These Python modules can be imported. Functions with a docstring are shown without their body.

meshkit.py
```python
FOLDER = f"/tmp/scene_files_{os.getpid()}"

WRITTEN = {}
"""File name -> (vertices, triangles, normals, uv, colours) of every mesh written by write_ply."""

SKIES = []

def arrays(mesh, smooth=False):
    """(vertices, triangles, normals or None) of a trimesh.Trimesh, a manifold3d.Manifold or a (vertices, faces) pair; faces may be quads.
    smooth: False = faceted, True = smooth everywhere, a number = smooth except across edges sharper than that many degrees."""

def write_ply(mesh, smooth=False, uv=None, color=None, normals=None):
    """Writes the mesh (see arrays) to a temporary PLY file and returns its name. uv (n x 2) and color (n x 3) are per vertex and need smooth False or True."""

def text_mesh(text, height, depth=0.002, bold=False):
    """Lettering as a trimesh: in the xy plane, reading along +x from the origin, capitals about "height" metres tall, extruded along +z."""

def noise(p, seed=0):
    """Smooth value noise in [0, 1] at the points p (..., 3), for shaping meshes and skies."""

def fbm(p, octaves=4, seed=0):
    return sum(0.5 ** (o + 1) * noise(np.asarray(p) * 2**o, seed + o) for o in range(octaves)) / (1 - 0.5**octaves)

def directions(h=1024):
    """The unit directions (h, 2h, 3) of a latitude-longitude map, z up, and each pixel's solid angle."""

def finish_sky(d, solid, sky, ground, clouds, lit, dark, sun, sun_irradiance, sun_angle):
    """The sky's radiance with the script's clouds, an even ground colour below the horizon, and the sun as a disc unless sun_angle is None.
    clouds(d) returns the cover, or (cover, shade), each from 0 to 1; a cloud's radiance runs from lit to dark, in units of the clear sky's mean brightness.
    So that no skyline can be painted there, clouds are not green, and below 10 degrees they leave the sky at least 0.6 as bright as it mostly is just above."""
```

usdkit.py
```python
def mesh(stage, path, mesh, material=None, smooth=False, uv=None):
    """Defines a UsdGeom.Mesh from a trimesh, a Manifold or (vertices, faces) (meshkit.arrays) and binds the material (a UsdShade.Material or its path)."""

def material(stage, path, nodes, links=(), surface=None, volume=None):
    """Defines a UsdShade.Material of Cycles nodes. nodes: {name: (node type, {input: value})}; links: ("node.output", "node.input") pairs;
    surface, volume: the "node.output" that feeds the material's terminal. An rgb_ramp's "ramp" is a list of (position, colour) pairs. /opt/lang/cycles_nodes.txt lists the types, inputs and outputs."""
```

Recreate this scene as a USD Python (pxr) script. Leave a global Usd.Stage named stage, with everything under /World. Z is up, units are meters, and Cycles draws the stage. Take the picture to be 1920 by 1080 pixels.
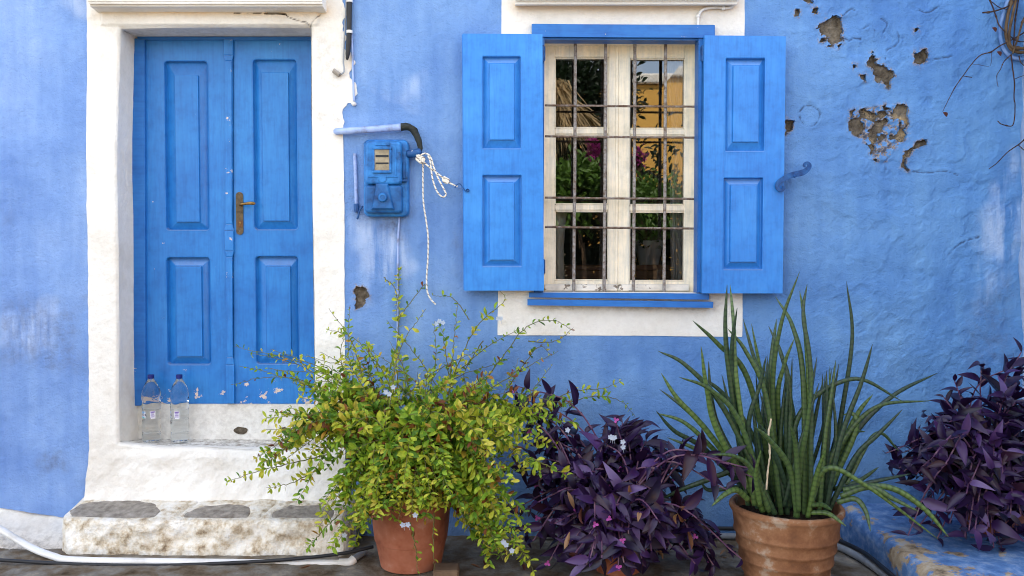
import math, random
import numpy as np, trimesh, shapely, shapely.geometry as sg
import usdkit, meshkit
from meshkit import fbm, noise
from pxr import Usd, UsdGeom, UsdLux, UsdShade, Gf, Sdf, Vt

rng = np.random.default_rng(7)
random.seed(7)
stage = Usd.Stage.CreateInMemory()
UsdGeom.Xform.Define(stage, '/World')
UsdGeom.Scope.Define(stage, '/World/Looks')

# ------------------------------------------------------------------ camera, sky, sun, exposure
F, CAMY, CAMZ, PITCH = 1530.0, -4.2, 1.42, math.radians(1.8)
cam = UsdGeom.Camera.Define(stage, '/World/camera')
cam.CreateHorizontalApertureAttr(36.0)
cam.CreateVerticalApertureAttr(20.25)
cam.CreateFocalLengthAttr(36.0 * F / 1920)
cam.CreateFStopAttr(11.0)
cam.CreateFocusDistanceAttr(4.1)
cam.CreateExposureAttr(1.86)
cam.AddTranslateOp().Set(Gf.Vec3d(0, CAMY, CAMZ))
cam.AddRotateXOp().Set(90 - math.degrees(PITCH))

SUN = np.array([-0.30, 0.62, 0.86]); SUN /= np.linalg.norm(SUN)
sun_el, sun_rot = math.asin(SUN[2]), math.atan2(SUN[0], SUN[1])
usdkit.material(stage, '/World/Looks/sky', {
    'sky': ('sky_texture', {'sky_type': 'single_scattering', 'sun_disc': False, 'sun_elevation': sun_el, 'sun_rotation': sun_rot,
                            'altitude': 0.0, 'air_density': 1.0, 'aerosol_density': 1.0, 'ozone_density': 1.0}),
    'tc': ('texture_coordinate', {}),
    'n': ('noise_texture', {'scale': 2.3, 'detail': 6.0, 'roughness': 0.6}),
    'r': ('rgb_ramp', {'ramp': [(0.0, (.13, .13, .13)), (0.50, (.17, .17, .17)), (0.66, (.85, .85, .85)), (1.0, (1, 1, 1))]}),
    'm': ('mix', {'color2': (7.6, 7.2, 6.7)}),
    'bg': ('background_shader', {'strength': 0.14})},
    [('tc.generated', 'n.vector'), ('n.fac', 'r.fac'), ('r.color', 'm.fac'), ('sky.color', 'm.color1'), ('m.color', 'bg.color')], surface='bg.background')
dome = UsdLux.DomeLight.Define(stage, '/World/sky')
UsdShade.MaterialBindingAPI.Apply(dome.GetPrim()).Bind(UsdShade.Material.Get(stage, '/World/Looks/sky'))
dome.GetPrim().SetCustomDataByKey('kind', 'structure')
sun = UsdLux.DistantLight.Define(stage, '/World/sun')
sun.CreateIntensityAttr(1.0); sun.CreateAngleAttr(0.53); sun.CreateNormalizeAttr(True)
sun.CreateColorAttr(Gf.Vec3f(1.0, 0.94, 0.85))
_x = np.cross([0, 0, 1], SUN); _x /= np.linalg.norm(_x); _y = np.cross(SUN, _x)
sun.AddTransformOp().Set(Gf.Matrix4d(*_x, 0, *_y, 0, *SUN, 0, 0, 0, 0, 1))

# ------------------------------------------------------------------ helpers
_fw = np.array([0, math.cos(PITCH), -math.sin(PITCH)]); _up = np.array([0, math.sin(PITCH), math.cos(PITCH)])
CAM = np.array([0, CAMY, CAMZ])
def U(px, py, y=0.0):
    "world point on the plane at depth y seen at a place of the photograph"
    px, py, y = np.broadcast_arrays(np.asarray(px, float), np.asarray(py, float), np.asarray(y, float))
    d = ((px - 960) / F)[..., None] * np.array([1., 0, 0]) + (-(py - 540) / F)[..., None] * _up + _fw
    return CAM + d * ((y - CAMY) / d[..., 1])[..., None]
def UZ(px, py, z=0.0):
    d = (px - 960) / F * np.array([1., 0, 0]) - (py - 540) / F * _up + _fw
    return CAM + d * ((z - CAMZ) / d[2])
def X(px, y=0.0): return float(U(px, 540, y)[0])
def Z(py, y=0.0): return float(U(960, py, y)[2])

_names = {}
def numbered(parent, name):
    k = _names.setdefault(parent, {}); n = k.get(name, -1) + 1; k[name] = n
    return name if n == 0 else f'{name}_{n:03d}'
def thing(name, label, cat, group=None, loc=None):
    x = UsdGeom.Xform.Define(stage, '/World/' + numbered('/World', name)); p = x.GetPrim()
    if loc is not None: x.AddTranslateOp().Set(Gf.Vec3d(*map(float, loc)))
    p.SetCustomDataByKey('label', label); p.SetCustomDataByKey('category', cat)
    if group: p.SetCustomDataByKey('group', group)
    return p
def obj(name, mesh, m, parent=None, smooth=40, uv=None, attrs=None, **data):
    base = str(parent.GetPath()) if parent else '/World'
    g = usdkit.mesh(stage, f'{base}/{numbered(base, name)}', mesh, m, smooth=smooth, uv=uv)
    g.CreateDoubleSidedAttr(True)
    for k, v in (attrs or {}).items():
        UsdGeom.PrimvarsAPI(g).CreatePrimvar(k, Sdf.ValueTypeNames.FloatArray, 'vertex').Set(Vt.FloatArray.FromNumpy(np.asarray(v, np.float32)))
    for k, v in data.items(): g.GetPrim().SetCustomDataByKey(k, v)
    return g.GetPrim()

cat = trimesh.util.concatenate
def hull(points): return trimesh.convex.convex_hull(np.asarray(points, float))
def box(x0, x1, y0, y1, z0, z1, b=0.003):
    x0, x1 = sorted((x0, x1)); y0, y1 = sorted((y0, y1)); z0, z1 = sorted((z0, z1))
    b = min(b, (x1 - x0) * .45, (y1 - y0) * .45, (z1 - z0) * .45); P = []
    for sx, x in ((1, x0), (-1, x1)):
        for sy, y in ((1, y0), (-1, y1)):
            for sz, z in ((1, z0), (-1, z1)):
                P += [(x, y + sy * b, z + sz * b), (x + sx * b, y, z + sz * b), (x + sx * b, y + sy * b, z)]
    return hull(P)
def pxbox(px0, px1, py0, py1, y0, y1, b=0.003):
    "box whose front (y0) face covers the given rectangle of the photograph"
    a, c = U(px0, py0, y0), U(px1, py1, y0)
    return box(a[0], c[0], y0, y1, a[2], c[2], b)
def pxquad(pts, y0, y1, b=0.003):
    "prism whose front face has the given corners"
    P = U([p[0] for p in pts], [p[1] for p in pts], y0); c = P.mean(0); Q = []
    for p in P:
        q = p + (c - p) / np.linalg.norm(c - p) * b * 1.4
        Q += [(q[0], y0, q[2]), (p[0], y0 + b, p[2]), (p[0], y1, p[2])]
    return hull(Q)
def spline(P, n):
    P = np.asarray(P, float)
    if len(P) == 2: return P[0] + (P[1] - P[0]) * np.linspace(0, 1, n)[:, None]
    Q = np.vstack([2 * P[0] - P[1], P, 2 * P[-1] - P[-2]]); t = np.linspace(0, len(P) - 1 - 1e-9, n); i = t.astype(int); u = (t - i)[:, None]
    a, b, c, d = Q[i], Q[i + 1], Q[i + 2], Q[i + 3]
    return .5 * (2 * b + (c - a) * u + (2 * a - 5 * b + 4 * c - d) * u ** 2 + (3 * b - a - 3 * c + d) * u ** 3)
def tube(P, r, sides=8, caps=True):
    P = np.asarray(P, float); n = len(P); r = np.broadcast_to(np.asarray(r, float), n)
    T = np.gradient(P, axis=0); T /= np.maximum(np.linalg.norm(T, axis=1, keepdims=True), 1e-9)
    ref = np.array([0, 0, 1.]) if abs(T[0, 2]) < .9 else np.array([1., 0, 0]); N = []
    for t in T:
        ref = ref - t * ref.dot(t); ref /= np.linalg.norm(ref); N.append(ref)
    N = np.array(N); B = np.cross(T, N); a = np.linspace(0, 2 * np.pi, sides, endpoint=False)
    V = P[:, None] + r[:, None, None] * (np.cos(a)[None, :, None] * N[:, None] + np.sin(a)[None, :, None] * B[:, None])
    V = V.reshape(-1, 3); i, j = np.meshgrid(np.arange(n - 1), np.arange(sides), indexing='ij'); k = (j + 1) % sides
    f = np.stack([i * sides + j, i * sides + k, (i + 1) * sides + k, (i + 1) * sides + j], -1).reshape(-1, 4)
    f = np.vstack([f[:, [0, 1, 2]], f[:, [0, 2, 3]]])
    if caps:
        V = np.vstack([V, P[0], P[-1]]); j = np.arange(sides); k = (j + 1) % sides
        f = np.vstack([f, np.stack([np.full(sides, n * sides), k, j], 1), np.stack([np.full(sides, n * sides + 1), (n - 1) * sides + j, (n - 1) * sides + k], 1)])
    return trimesh.Trimesh(V, f[:, ::-1], process=False)
def lathe(prof, seg=48, loc=(0, 0, 0), wob=None):
    prof = np.asarray(prof, float); a = np.linspace(0, 2 * np.pi, seg, endpoint=False); n = len(prof)
    R = prof[:, 0][:, None] * np.ones(seg); Zz = prof[:, 1][:, None] * np.ones(seg)
    if wob is not None: R, Zz = wob(R, Zz, a[None, :])
    V = np.stack([R * np.cos(a), R * np.sin(a), Zz], -1).reshape(-1, 3) + np.asarray(loc)
    i, j = np.meshgrid(np.arange(n - 1), np.arange(seg), indexing='ij'); k = (j + 1) % seg
    f = np.stack([i * seg + j, i * seg + k, (i + 1) * seg + k, (i + 1) * seg + j], -1).reshape(-1, 4)
    return trimesh.Trimesh(V, np.vstack([f[:, [0, 1, 2]], f[:, [0, 2, 3]]]), process=False)
def grid_faces(nr, nc):
    i, j = np.meshgrid(np.arange(nr - 1), np.arange(nc - 1), indexing='ij'); a = (i * nc + j).ravel()
    return np.vstack([np.stack([a, a + 1, a + nc + 1], 1), np.stack([a, a + nc + 1, a + nc], 1)])
def rough(m, amp, scale, seed=0, size=None):
    "roughens a mesh along its normals"
    m = m.copy()
    if size: m = trimesh.Trimesh(*trimesh.remesh.subdivide_to_size(m.vertices, m.faces, size)); m.merge_vertices()
    m.vertices = m.vertices + m.vertex_normals * ((fbm(m.vertices * scale + 31, 4, seed) - .5) * 2 * amp)[:, None]
    return m
def clip(V, A, Fc, fld):
    "the part of the mesh where fld (per vertex) is >= 0, cut cleanly along the zero line; returns V, A, F, boundary edges made by the cut"
    pos = fld >= 0; cnt = pos[Fc].sum(1); keep = Fc[cnt == 3]; new, made, cut = [], {}, []
    mixed = Fc[(cnt == 1) | (cnt == 2)]; mc = pos[mixed].sum(1)
    lone = np.where((mc == 1)[:, None], pos[mixed], ~pos[mixed]).argmax(1)
    rows = np.arange(len(mixed)); a, b, c = mixed[rows, lone], mixed[rows, (lone + 1) % 3], mixed[rows, (lone + 2) % 3]
    E = np.vstack([np.stack([a, b], 1), np.stack([a, c], 1)]); Es = np.sort(E, 1)
    ue, inv = np.unique(Es, axis=0, return_inverse=True); inv = inv.ravel()
    t = (fld[ue[:, 0]] / (fld[ue[:, 0]] - fld[ue[:, 1]]))[:, None]; n0 = len(V)
    V2 = np.vstack([V, V[ue[:, 0]] * (1 - t) + V[ue[:, 1]] * t]); A2 = np.vstack([A, A[ue[:, 0]] * (1 - t) + A[ue[:, 1]] * t])
    ab, ac = n0 + inv[:len(mixed)], n0 + inv[len(mixed):]; one = mc == 1
    f1 = np.stack([a, ab, ac], 1)[one]; f2 = np.vstack([np.stack([ab, b, c], 1)[~one], np.stack([ab, c, ac], 1)[~one]])
    edges = np.vstack([np.stack([ab, ac], 1)[one], np.stack([ac, ab], 1)[~one]])
    Fn = np.vstack([keep, f1, f2]); used = np.zeros(len(V2), bool); used[Fn] = True; idx = np.cumsum(used) - 1
    return V2[used], A2[used], idx[Fn], idx[edges]
def sdf(poly, P, mg=.12):
    "signed distance in metres (positive inside) of points (n,2) to a closed polygon"
    poly = np.asarray(poly, float); out = np.full(len(P), -9.0); m = (P > poly.min(0) - mg).all(1) & (P < poly.max(0) + mg).all(1); Q = P[m]
    d = np.full(len(Q), 9.0); ins = np.zeros(len(Q), bool)
    for p, q in zip(poly, np.roll(poly, -1, 0)):
        e = q - p; t = np.clip(((Q - p) @ e) / max(e @ e, 1e-12), 0, 1); d = np.minimum(d, np.linalg.norm(Q - p - t[:, None] * e, axis=1))
        c = (p[1] > Q[:, 1]) != (q[1] > Q[:, 1])
        ins ^= c & (Q[:, 0] < (q[0] - p[0]) * (Q[:, 1] - p[1]) / (q[1] - p[1] + 1e-15) + p[0])
    out[m] = np.where(ins, d, -d); return out
def dline(line, P):
    d = np.full(len(P), 9.0); L = np.asarray(line, float); m = (P > L.min(0) - .1).all(1) & (P < L.max(0) + .1).all(1); Q = P[m]; dd = np.full(len(Q), 9.0)
    for p, q in zip(L[:-1], L[1:]):
        e = q - p; t = np.clip(((Q - p) @ e) / max(e @ e, 1e-12), 0, 1); dd = np.minimum(dd, np.linalg.norm(Q - p - t[:, None] * e, axis=1))
    d[m] = dd; return d
def W(pts, y=0.0):
    p = U([a for a, _ in pts], [b for _, b in pts], y); return p[:, [0, 2]]

# ------------------------------------------------------------------ materials
def M(name, nodes, links, surface='p.BSDF'):
    return usdkit.material(stage, '/World/Looks/' + name, nodes, links, surface=surface)
def simple(name, cols, scale=8, rough_=.6, bump=.3, bscale=60, bdist=.003, spec=.3, detail=5, metallic=0, stretch=(1, 1, 1), noise2=None, extra=None):
    "principled material whose colour runs over a noise ramp, with fine relief"
    n = len(cols); st = [(.3 + .4 * i / max(n - 1, 1), c) for i, c in enumerate(cols)]
    return M(name, {'g': ('geometry', {}), 'mp': ('mapping', {'scale': stretch}), 'n': ('noise_texture', {'scale': scale, 'detail': detail, 'roughness': .62}),
                    'r': ('rgb_ramp', {'ramp': st}), 'nb': ('noise_texture', {'scale': bscale, 'detail': 5, 'roughness': .6}),
                    'b': ('bump', {'strength': bump, 'distance': bdist}),
                    'p': ('principled_bsdf', {'roughness': rough_, 'specular_ior_level': spec, 'metallic': metallic, **(extra or {})})},
             [('g.position', 'mp.vector'), ('mp.vector', 'n.vector'), ('n.fac', 'r.fac'), ('r.color', 'p.base_color'), ('g.position', 'nb.vector'), ('nb.fac', 'b.height'), ('b.normal', 'p.normal')])

blue_wall = M('blue_limewash', {
    'g': ('geometry', {}), 'sx': ('separate_xyz', {}), 'mx': ('map_range', {'from_min': -2.7, 'from_max': 2.5, 'clamp': True}),
    'base': ('mix', {'color1': (.205, .335, .64), 'color2': (.115, .275, .55)}),
    'n1': ('noise_texture', {'scale': 1.7, 'detail': 5, 'roughness': .6}), 'r1': ('rgb_ramp', {'ramp': [(.32, (.70, .76, .86)), (.5, (1, 1, 1)), (.68, (1.28, 1.16, 1.05))]}),
    'm1': ('mix', {'mix_type': 'multiply', 'fac': 1.0}),
    'mp': ('mapping', {'scale': (7, 7, .8)}), 'n2': ('noise_texture', {'scale': 1.6, 'detail': 6, 'roughness': .65}), 'r2': ('rgb_ramp', {'ramp': [(.35, (.84, .88, .93)), (.52, (1, 1, 1)), (.7, (1.18, 1.12, 1.04))]}),
    'm2': ('mix', {'mix_type': 'multiply', 'fac': .8}),
    'n3': ('noise_texture', {'scale': 22, 'detail': 6, 'roughness': .7}), 'r3': ('rgb_ramp', {'ramp': [(.3, (.88, .9, .93)), (.5, (1, 1, 1)), (.72, (1.1, 1.07, 1.03))]}),
    'm3': ('mix', {'mix_type': 'multiply', 'fac': .8}),
    'aw': ('attribute', {'attribute': 'wash'}), 'mw': ('mix', {'color2': (.62, .70, .84)}),
    'wn': ('math', {'math_type': 'multiply'}), 'rw': ('rgb_ramp', {'ramp': [(.38, (0, 0, 0)), (.56, (1, 1, 1))]}),
    'ad': ('attribute', {'attribute': 'dirt_shade'}), 'md': ('mix', {'color2': (.10, .12, .20)}), 'dn': ('math', {'math_type': 'multiply'}), 'rd': ('rgb_ramp', {'ramp': [(.36, (0, 0, 0)), (.7, (1, 1, 1))]}),
    'af': ('attribute', {'attribute': 'flake'}), 'fn': ('noise_texture', {'scale': 38, 'detail': 4, 'roughness': .65}), 'rf': ('rgb_ramp', {'ramp': [(.505, (0, 0, 0)), (.52, (1, 1, 1))]}), 'fm': ('math', {'math_type': 'multiply'}), 'mf': ('mix', {}), 'fr': ('rgb_ramp', {'ramp': [(.50, (.44, .30, .15)), (.56, (.40, .27, .13)), (.575, (.13, .105, .08)), (.7, (.09, .07, .055))]}),
    'ac': ('attribute', {'attribute': 'crack'}), 'mc': ('mix', {'color2': (.03, .035, .06)}),
    'nb': ('noise_texture', {'scale': 42, 'detail': 7, 'roughness': .68}), 'b': ('bump', {'strength': .9, 'distance': .010}),
    'nb2': ('noise_texture', {'scale': 110, 'detail': 5, 'roughness': .7}), 'b2': ('bump', {'strength': .8, 'distance': .007}),
    'p': ('principled_bsdf', {'roughness': .86, 'specular_ior_level': .22})},
    [('g.position', 'sx.vector'), ('sx.x', 'mx.value'), ('mx.result', 'base.fac'), ('g.position', 'n1.vector'), ('n1.fac', 'r1.fac'), ('base.color', 'm1.color1'), ('r1.color', 'm1.color2'),
     ('g.position', 'mp.vector'), ('mp.vector', 'n2.vector'), ('n2.fac', 'r2.fac'), ('m1.color', 'm2.color1'), ('r2.color', 'm2.color2'),
     ('g.position', 'n3.vector'), ('n3.fac', 'r3.fac'), ('m2.color', 'm3.color1'), ('r3.color', 'm3.color2'),
     ('n2.fac', 'rw.fac'), ('aw.fac', 'wn.value1'), ('rw.color', 'wn.value2'), ('wn.value', 'mw.fac'), ('m3.color', 'mw.color1'),
     ('n3.fac', 'rd.fac'), ('ad.fac', 'dn.value1'), ('rd.color', 'dn.value2'), ('dn.value', 'md.fac'), ('mw.color', 'md.color1'),
     ('g.position', 'fn.vector'), ('fn.fac', 'rf.fac'), ('af.fac', 'fm.value1'), ('rf.color', 'fm.value2'), ('fm.value', 'mf.fac'), ('md.color', 'mf.color1'), ('fn.fac', 'fr.fac'), ('fr.color', 'mf.color2'),
     ('ac.fac', 'mc.fac'), ('mf.color', 'mc.color1'), ('mc.color', 'p.base_color'),
     ('g.position', 'nb.vector'), ('nb.fac', 'b.height'), ('g.position', 'nb2.vector'), ('nb2.fac', 'b2.height'), ('b.normal', 'b2.normal'), ('b2.normal', 'p.normal')])
white_wall = M('whitewash', {
    'g': ('geometry', {}), 'n1': ('noise_texture', {'scale': 2.2, 'detail': 6, 'roughness': .65}), 'r1': ('rgb_ramp', {'ramp': [(.3, (.66, .61, .53)), (.44, (.77, .735, .665)), (.6, (.82, .795, .735)), (.7, (.83, .81, .76))]}),
    'n3': ('noise_texture', {'scale': 26, 'detail': 6, 'roughness': .7}), 'r3': ('rgb_ramp', {'ramp': [(.28, (.86, .85, .83)), (.42, (1, 1, 1))]}), 'm3': ('mix', {'mix_type': 'multiply', 'fac': .8}),
    'as': ('attribute', {'attribute': 'warm_tint'}), 'rs': ('rgb_ramp', {'ramp': [(.3, (.25, .25, .25)), (.65, (1, 1, 1))]}), 'sm': ('math', {'math_type': 'multiply'}), 'ms': ('mix', {'color2': (.66, .40, .14)}),
    'ad': ('attribute', {'attribute': 'dirt_shade'}), 'rd': ('rgb_ramp', {'ramp': [(.4, (0, 0, 0)), (.62, (1, 1, 1))]}), 'dm': ('math', {'math_type': 'multiply'}), 'md': ('mix', {'color2': (.30, .26, .21)}),
    'ac': ('attribute', {'attribute': 'crack'}), 'mc': ('mix', {'color2': (.05, .04, .03)}),
    'nb': ('noise_texture', {'scale': 24, 'detail': 8, 'roughness': .68}), 'b': ('bump', {'strength': .9, 'distance': .010}),
    'p': ('principled_bsdf', {'roughness': .88, 'specular_ior_level': .2})},
    [('g.position', 'n1.vector'), ('n1.fac', 'r1.fac'), ('g.position', 'n3.vector'), ('n3.fac', 'r3.fac'), ('r1.color', 'm3.color1'), ('r3.color', 'm3.color2'),
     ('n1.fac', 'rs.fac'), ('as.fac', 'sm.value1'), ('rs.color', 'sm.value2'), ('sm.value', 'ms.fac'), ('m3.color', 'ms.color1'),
     ('n3.fac', 'rd.fac'), ('ad.fac', 'dm.value1'), ('rd.color', 'dm.value2'), ('dm.value', 'md.fac'), ('ms.color', 'md.color1'),
     ('ac.fac', 'mc.fac'), ('md.color', 'mc.color1'), ('mc.color', 'p.base_color'), ('g.position', 'nb.vector'), ('nb.fac', 'b.height'), ('b.normal', 'p.normal')])

def painted(name, col, rough_=.42, chip=0.0, zlow=None, chip_col=(.62, .50, .42), grain=(30, 30, 2.2), drift=((.78, .84, .9), (1.35, 1.16, 1.06))):
    "painted timber: tone drift, brush grain along z, chips of bare wood that gather towards the foot when zlow is given"
    c = np.array(col); nodes = {
        'g': ('geometry', {}), 's': ('separate_xyz', {}), 'n1': ('noise_texture', {'scale': 3.5, 'detail': 5, 'roughness': .6}),
        'r1': ('rgb_ramp', {'ramp': [(.3, tuple(c * drift[0])), (.5, tuple(c)), (.7, tuple(np.minimum(c * drift[1], .85)))]}),
        'mp': ('mapping', {'scale': grain}), 'n2': ('noise_texture', {'scale': 2.5, 'detail': 5, 'roughness': .6}), 'b': ('bump', {'strength': .45, 'distance': .003}),
        'n3': ('noise_texture', {'scale': 9, 'detail': 6, 'roughness': .7}), 'mp3': ('mapping', {'scale': (1.6, 1.6, 2.0), 'location': (3.1, .3, .7)}),
        'z': ('map_range', {'from_min': zlow[0] if zlow else 0, 'from_max': zlow[1] if zlow else 1, 'to_min': .16, 'to_max': 0.0, 'clamp': True}), 'ad': ('math', {'math_type': 'add'}),
        'th': ('map_range', {'from_min': .745 - chip, 'from_max': .757 - chip, 'clamp': True}), 'mix': ('mix', {'color2': chip_col}),
        'p': ('principled_bsdf', {'roughness': rough_, 'specular_ior_level': .4})}
    nodes |= {'sn': ('separate_xyz', {}), 'dz': ('map_range', {'from_min': .15, 'from_max': .75, 'to_max': .42, 'clamp': True}), 'dust_skylight': ('mix', {'color2': tuple(np.minimum(c * .35 + .26, .6) if c[0] < .3 else c * .85)}), 'n4': ('noise_texture', {'scale': 14, 'detail': 6, 'roughness': .7}), 'r4': ('rgb_ramp', {'ramp': [(.3, (.80, .82, .84)), (.5, (1, 1, 1)), (.72, (1.12, 1.08, 1.04))]}), 'm4': ('mix', {'mix_type': 'multiply', 'fac': .8}), 'r5': ('rgb_ramp', {'ramp': [(.34, (.84, .86, .9)), (.5, (1, 1, 1)), (.66, (1.12, 1.08, 1.04))]}), 'm5': ('mix', {'mix_type': 'multiply', 'fac': .8})}  # upward faces: dust tone with skylight painted into it
    links = [('g.normal', 'sn.vector'), ('sn.z', 'dz.value'), ('dz.result', 'dust_skylight.fac'), ('g.position', 'n4.vector'), ('n4.fac', 'r4.fac'), ('r1.color', 'm4.color1'), ('r4.color', 'm4.color2'), ('m4.color', 'm5.color1'), ('n2.fac', 'r5.fac'), ('r5.color', 'm5.color2'), ('m5.color', 'dust_skylight.color1'), ('g.position', 'n1.vector'), ('n1.fac', 'r1.fac'), ('g.position', 'mp.vector'), ('mp.vector', 'n2.vector'), ('n2.fac', 'b.height'), ('b.normal', 'p.normal'),
             ('g.position', 'mp3.vector'), ('mp3.vector', 'n3.vector'), ('n3.fac', 'ad.value1'), ('ad.value', 'th.value'), ('th.result', 'mix.fac'), ('dust_skylight.color', 'mix.color1'), ('mix.color', 'p.base_color')]
    if zlow: links += [('g.position', 's.vector'), ('s.z', 'z.value'), ('z.result', 'ad.value2')]
    else: nodes['ad'] = ('math', {'math_type': 'add', 'value2': 0.0})
    return M(name, nodes, links)
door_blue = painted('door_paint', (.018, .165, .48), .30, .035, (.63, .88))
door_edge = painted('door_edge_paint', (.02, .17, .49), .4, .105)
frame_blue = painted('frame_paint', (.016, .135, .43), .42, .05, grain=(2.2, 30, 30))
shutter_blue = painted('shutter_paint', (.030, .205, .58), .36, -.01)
iron_blue = simple('painted_iron', [(.006, .03, .11), (.011, .065, .21), (.022, .11, .29)], 40, .4, .3, 150)
meter_blue = simple('meter_paint', [(.008, .035, .10), (.018, .125, .36), (.028, .19, .50), (.04, .23, .56)], 14, .4, .8, 45, .003)
meter_dark = simple('meter_lower_paint', [(.007, .035, .12), (.015, .10, .29), (.022, .15, .40)], 14, .42, .5, 45, .003)
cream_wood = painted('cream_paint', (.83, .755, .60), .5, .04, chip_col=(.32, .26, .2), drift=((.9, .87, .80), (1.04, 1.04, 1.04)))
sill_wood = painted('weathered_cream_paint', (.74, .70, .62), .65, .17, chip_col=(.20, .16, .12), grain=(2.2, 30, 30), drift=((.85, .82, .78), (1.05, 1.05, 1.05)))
rust = simple('rusty_iron', [(.09, .045, .022), (.17, .12, .09), (.30, .28, .26)], 55, .75, .6, 180, .002, .3)
bar_grey = simple('galvanised_bar', [(.10, .055, .03), (.24, .21, .185), (.36, .35, .34)], 60, .7, .6, 180, .002, .3)
brass = simple('old_brass', [(.10, .06, .025), (.28, .16, .05), (.40, .24, .08)], 30, .38, .3, 120, .001, .5, metallic=.8)
brass_plate = simple('tarnished_plate', [(.05, .035, .02), (.11, .075, .04), (.15, .10, .05)], 40, .5, .4, 120, .001, .5, metallic=.6)
render_brown = simple('bare_render', [(.055, .042, .03), (.13, .105, .075), (.24, .20, .15)], 26, .95, 1.0, 70, .012, .1)
render_ochre = simple('flaked_undercoat', [(.10, .08, .06), (.15, .125, .095), (.21, .17, .12), (.40, .29, .16), (.47, .36, .22)], 13, .95, 1.0, 60, .012, .1, 5)
stone_grey = simple('slate_stone', [(.15, .125, .10), (.26, .23, .19), (.38, .34, .29)], 26, .85, 1.0, 40, .008, .3)
step_white = simple('rough_whitewash', [(.20, .14, .085), (.50, .41, .29), (.70, .635, .52), (.77, .73, .65), (.80, .775, .72)], 17, .9, 1.0, 30, .016, .15, 9)
ground_m = simple('dusty_concrete', [(.06, .04, .022), (.14, .105, .07), (.20, .18, .15), (.34, .29, .22)], 7, .95, 1.0, 30, .012, .1, 8)
street_m = simple('pale_street', [(.16, .13, .10), (.21, .175, .13), (.25, .21, .16)], 1.5, .95, .6, 20, .01, .1)
pvc = simple('white_plastic', [(.55, .52, .46), (.74, .72, .68), (.80, .79, .77)], 6, .4, .1, 80, .001, .4)
pvc_grey = simple('grey_plastic', [(.16, .17, .18), (.25, .27, .29), (.34, .36, .38)], 9, .5, .3, 80, .002, .4)
black_rubber = simple('black_rubber', [(.008, .008, .009), (.016, .016, .018)], 20, .45, .2, 90, .001, .4)
tape = simple('black_tape', [(.006, .008, .006), (.014, .018, .012)], 30, .55, 1.0, 70, .006, .4)
conduit_blue = simple('limewashed_conduit', [(.16, .13, .12), (.30, .40, .66), (.40, .50, .74)], 12, .8, .5, 60, .003, .2)
terracotta = simple('terracotta', [(.22, .065, .035), (.33, .11, .058), (.38, .14, .08), (.46, .26, .19)], 9, .85, .5, 90, .002, .2)
terracotta_old = M('weathered_terracotta', {
    'g': ('geometry', {}), 'n': ('noise_texture', {'scale': 7, 'detail': 7, 'roughness': .68}), 'r': ('rgb_ramp', {'ramp': [(.3, (.11, .048, .024)), (.46, (.21, .092, .042)), (.57, (.28, .135, .065)), (.66, (.38, .28, .20))]}),
    'nb': ('noise_texture', {'scale': 90, 'detail': 5, 'roughness': .6}), 'b': ('bump', {'strength': .4, 'distance': .003}), 'p': ('principled_bsdf', {'roughness': .8, 'specular_ior_level': .25})},
    [('g.position', 'n.vector'), ('n.fac', 'r.fac'), ('r.color', 'p.base_color'), ('g.position', 'nb.vector'), ('nb.fac', 'b.height'), ('b.normal', 'p.normal')])
soil = simple('potting_soil', [(.015, .01, .007), (.05, .035, .025)], 40, .95, 1.0, 60, .02, .1)
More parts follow.
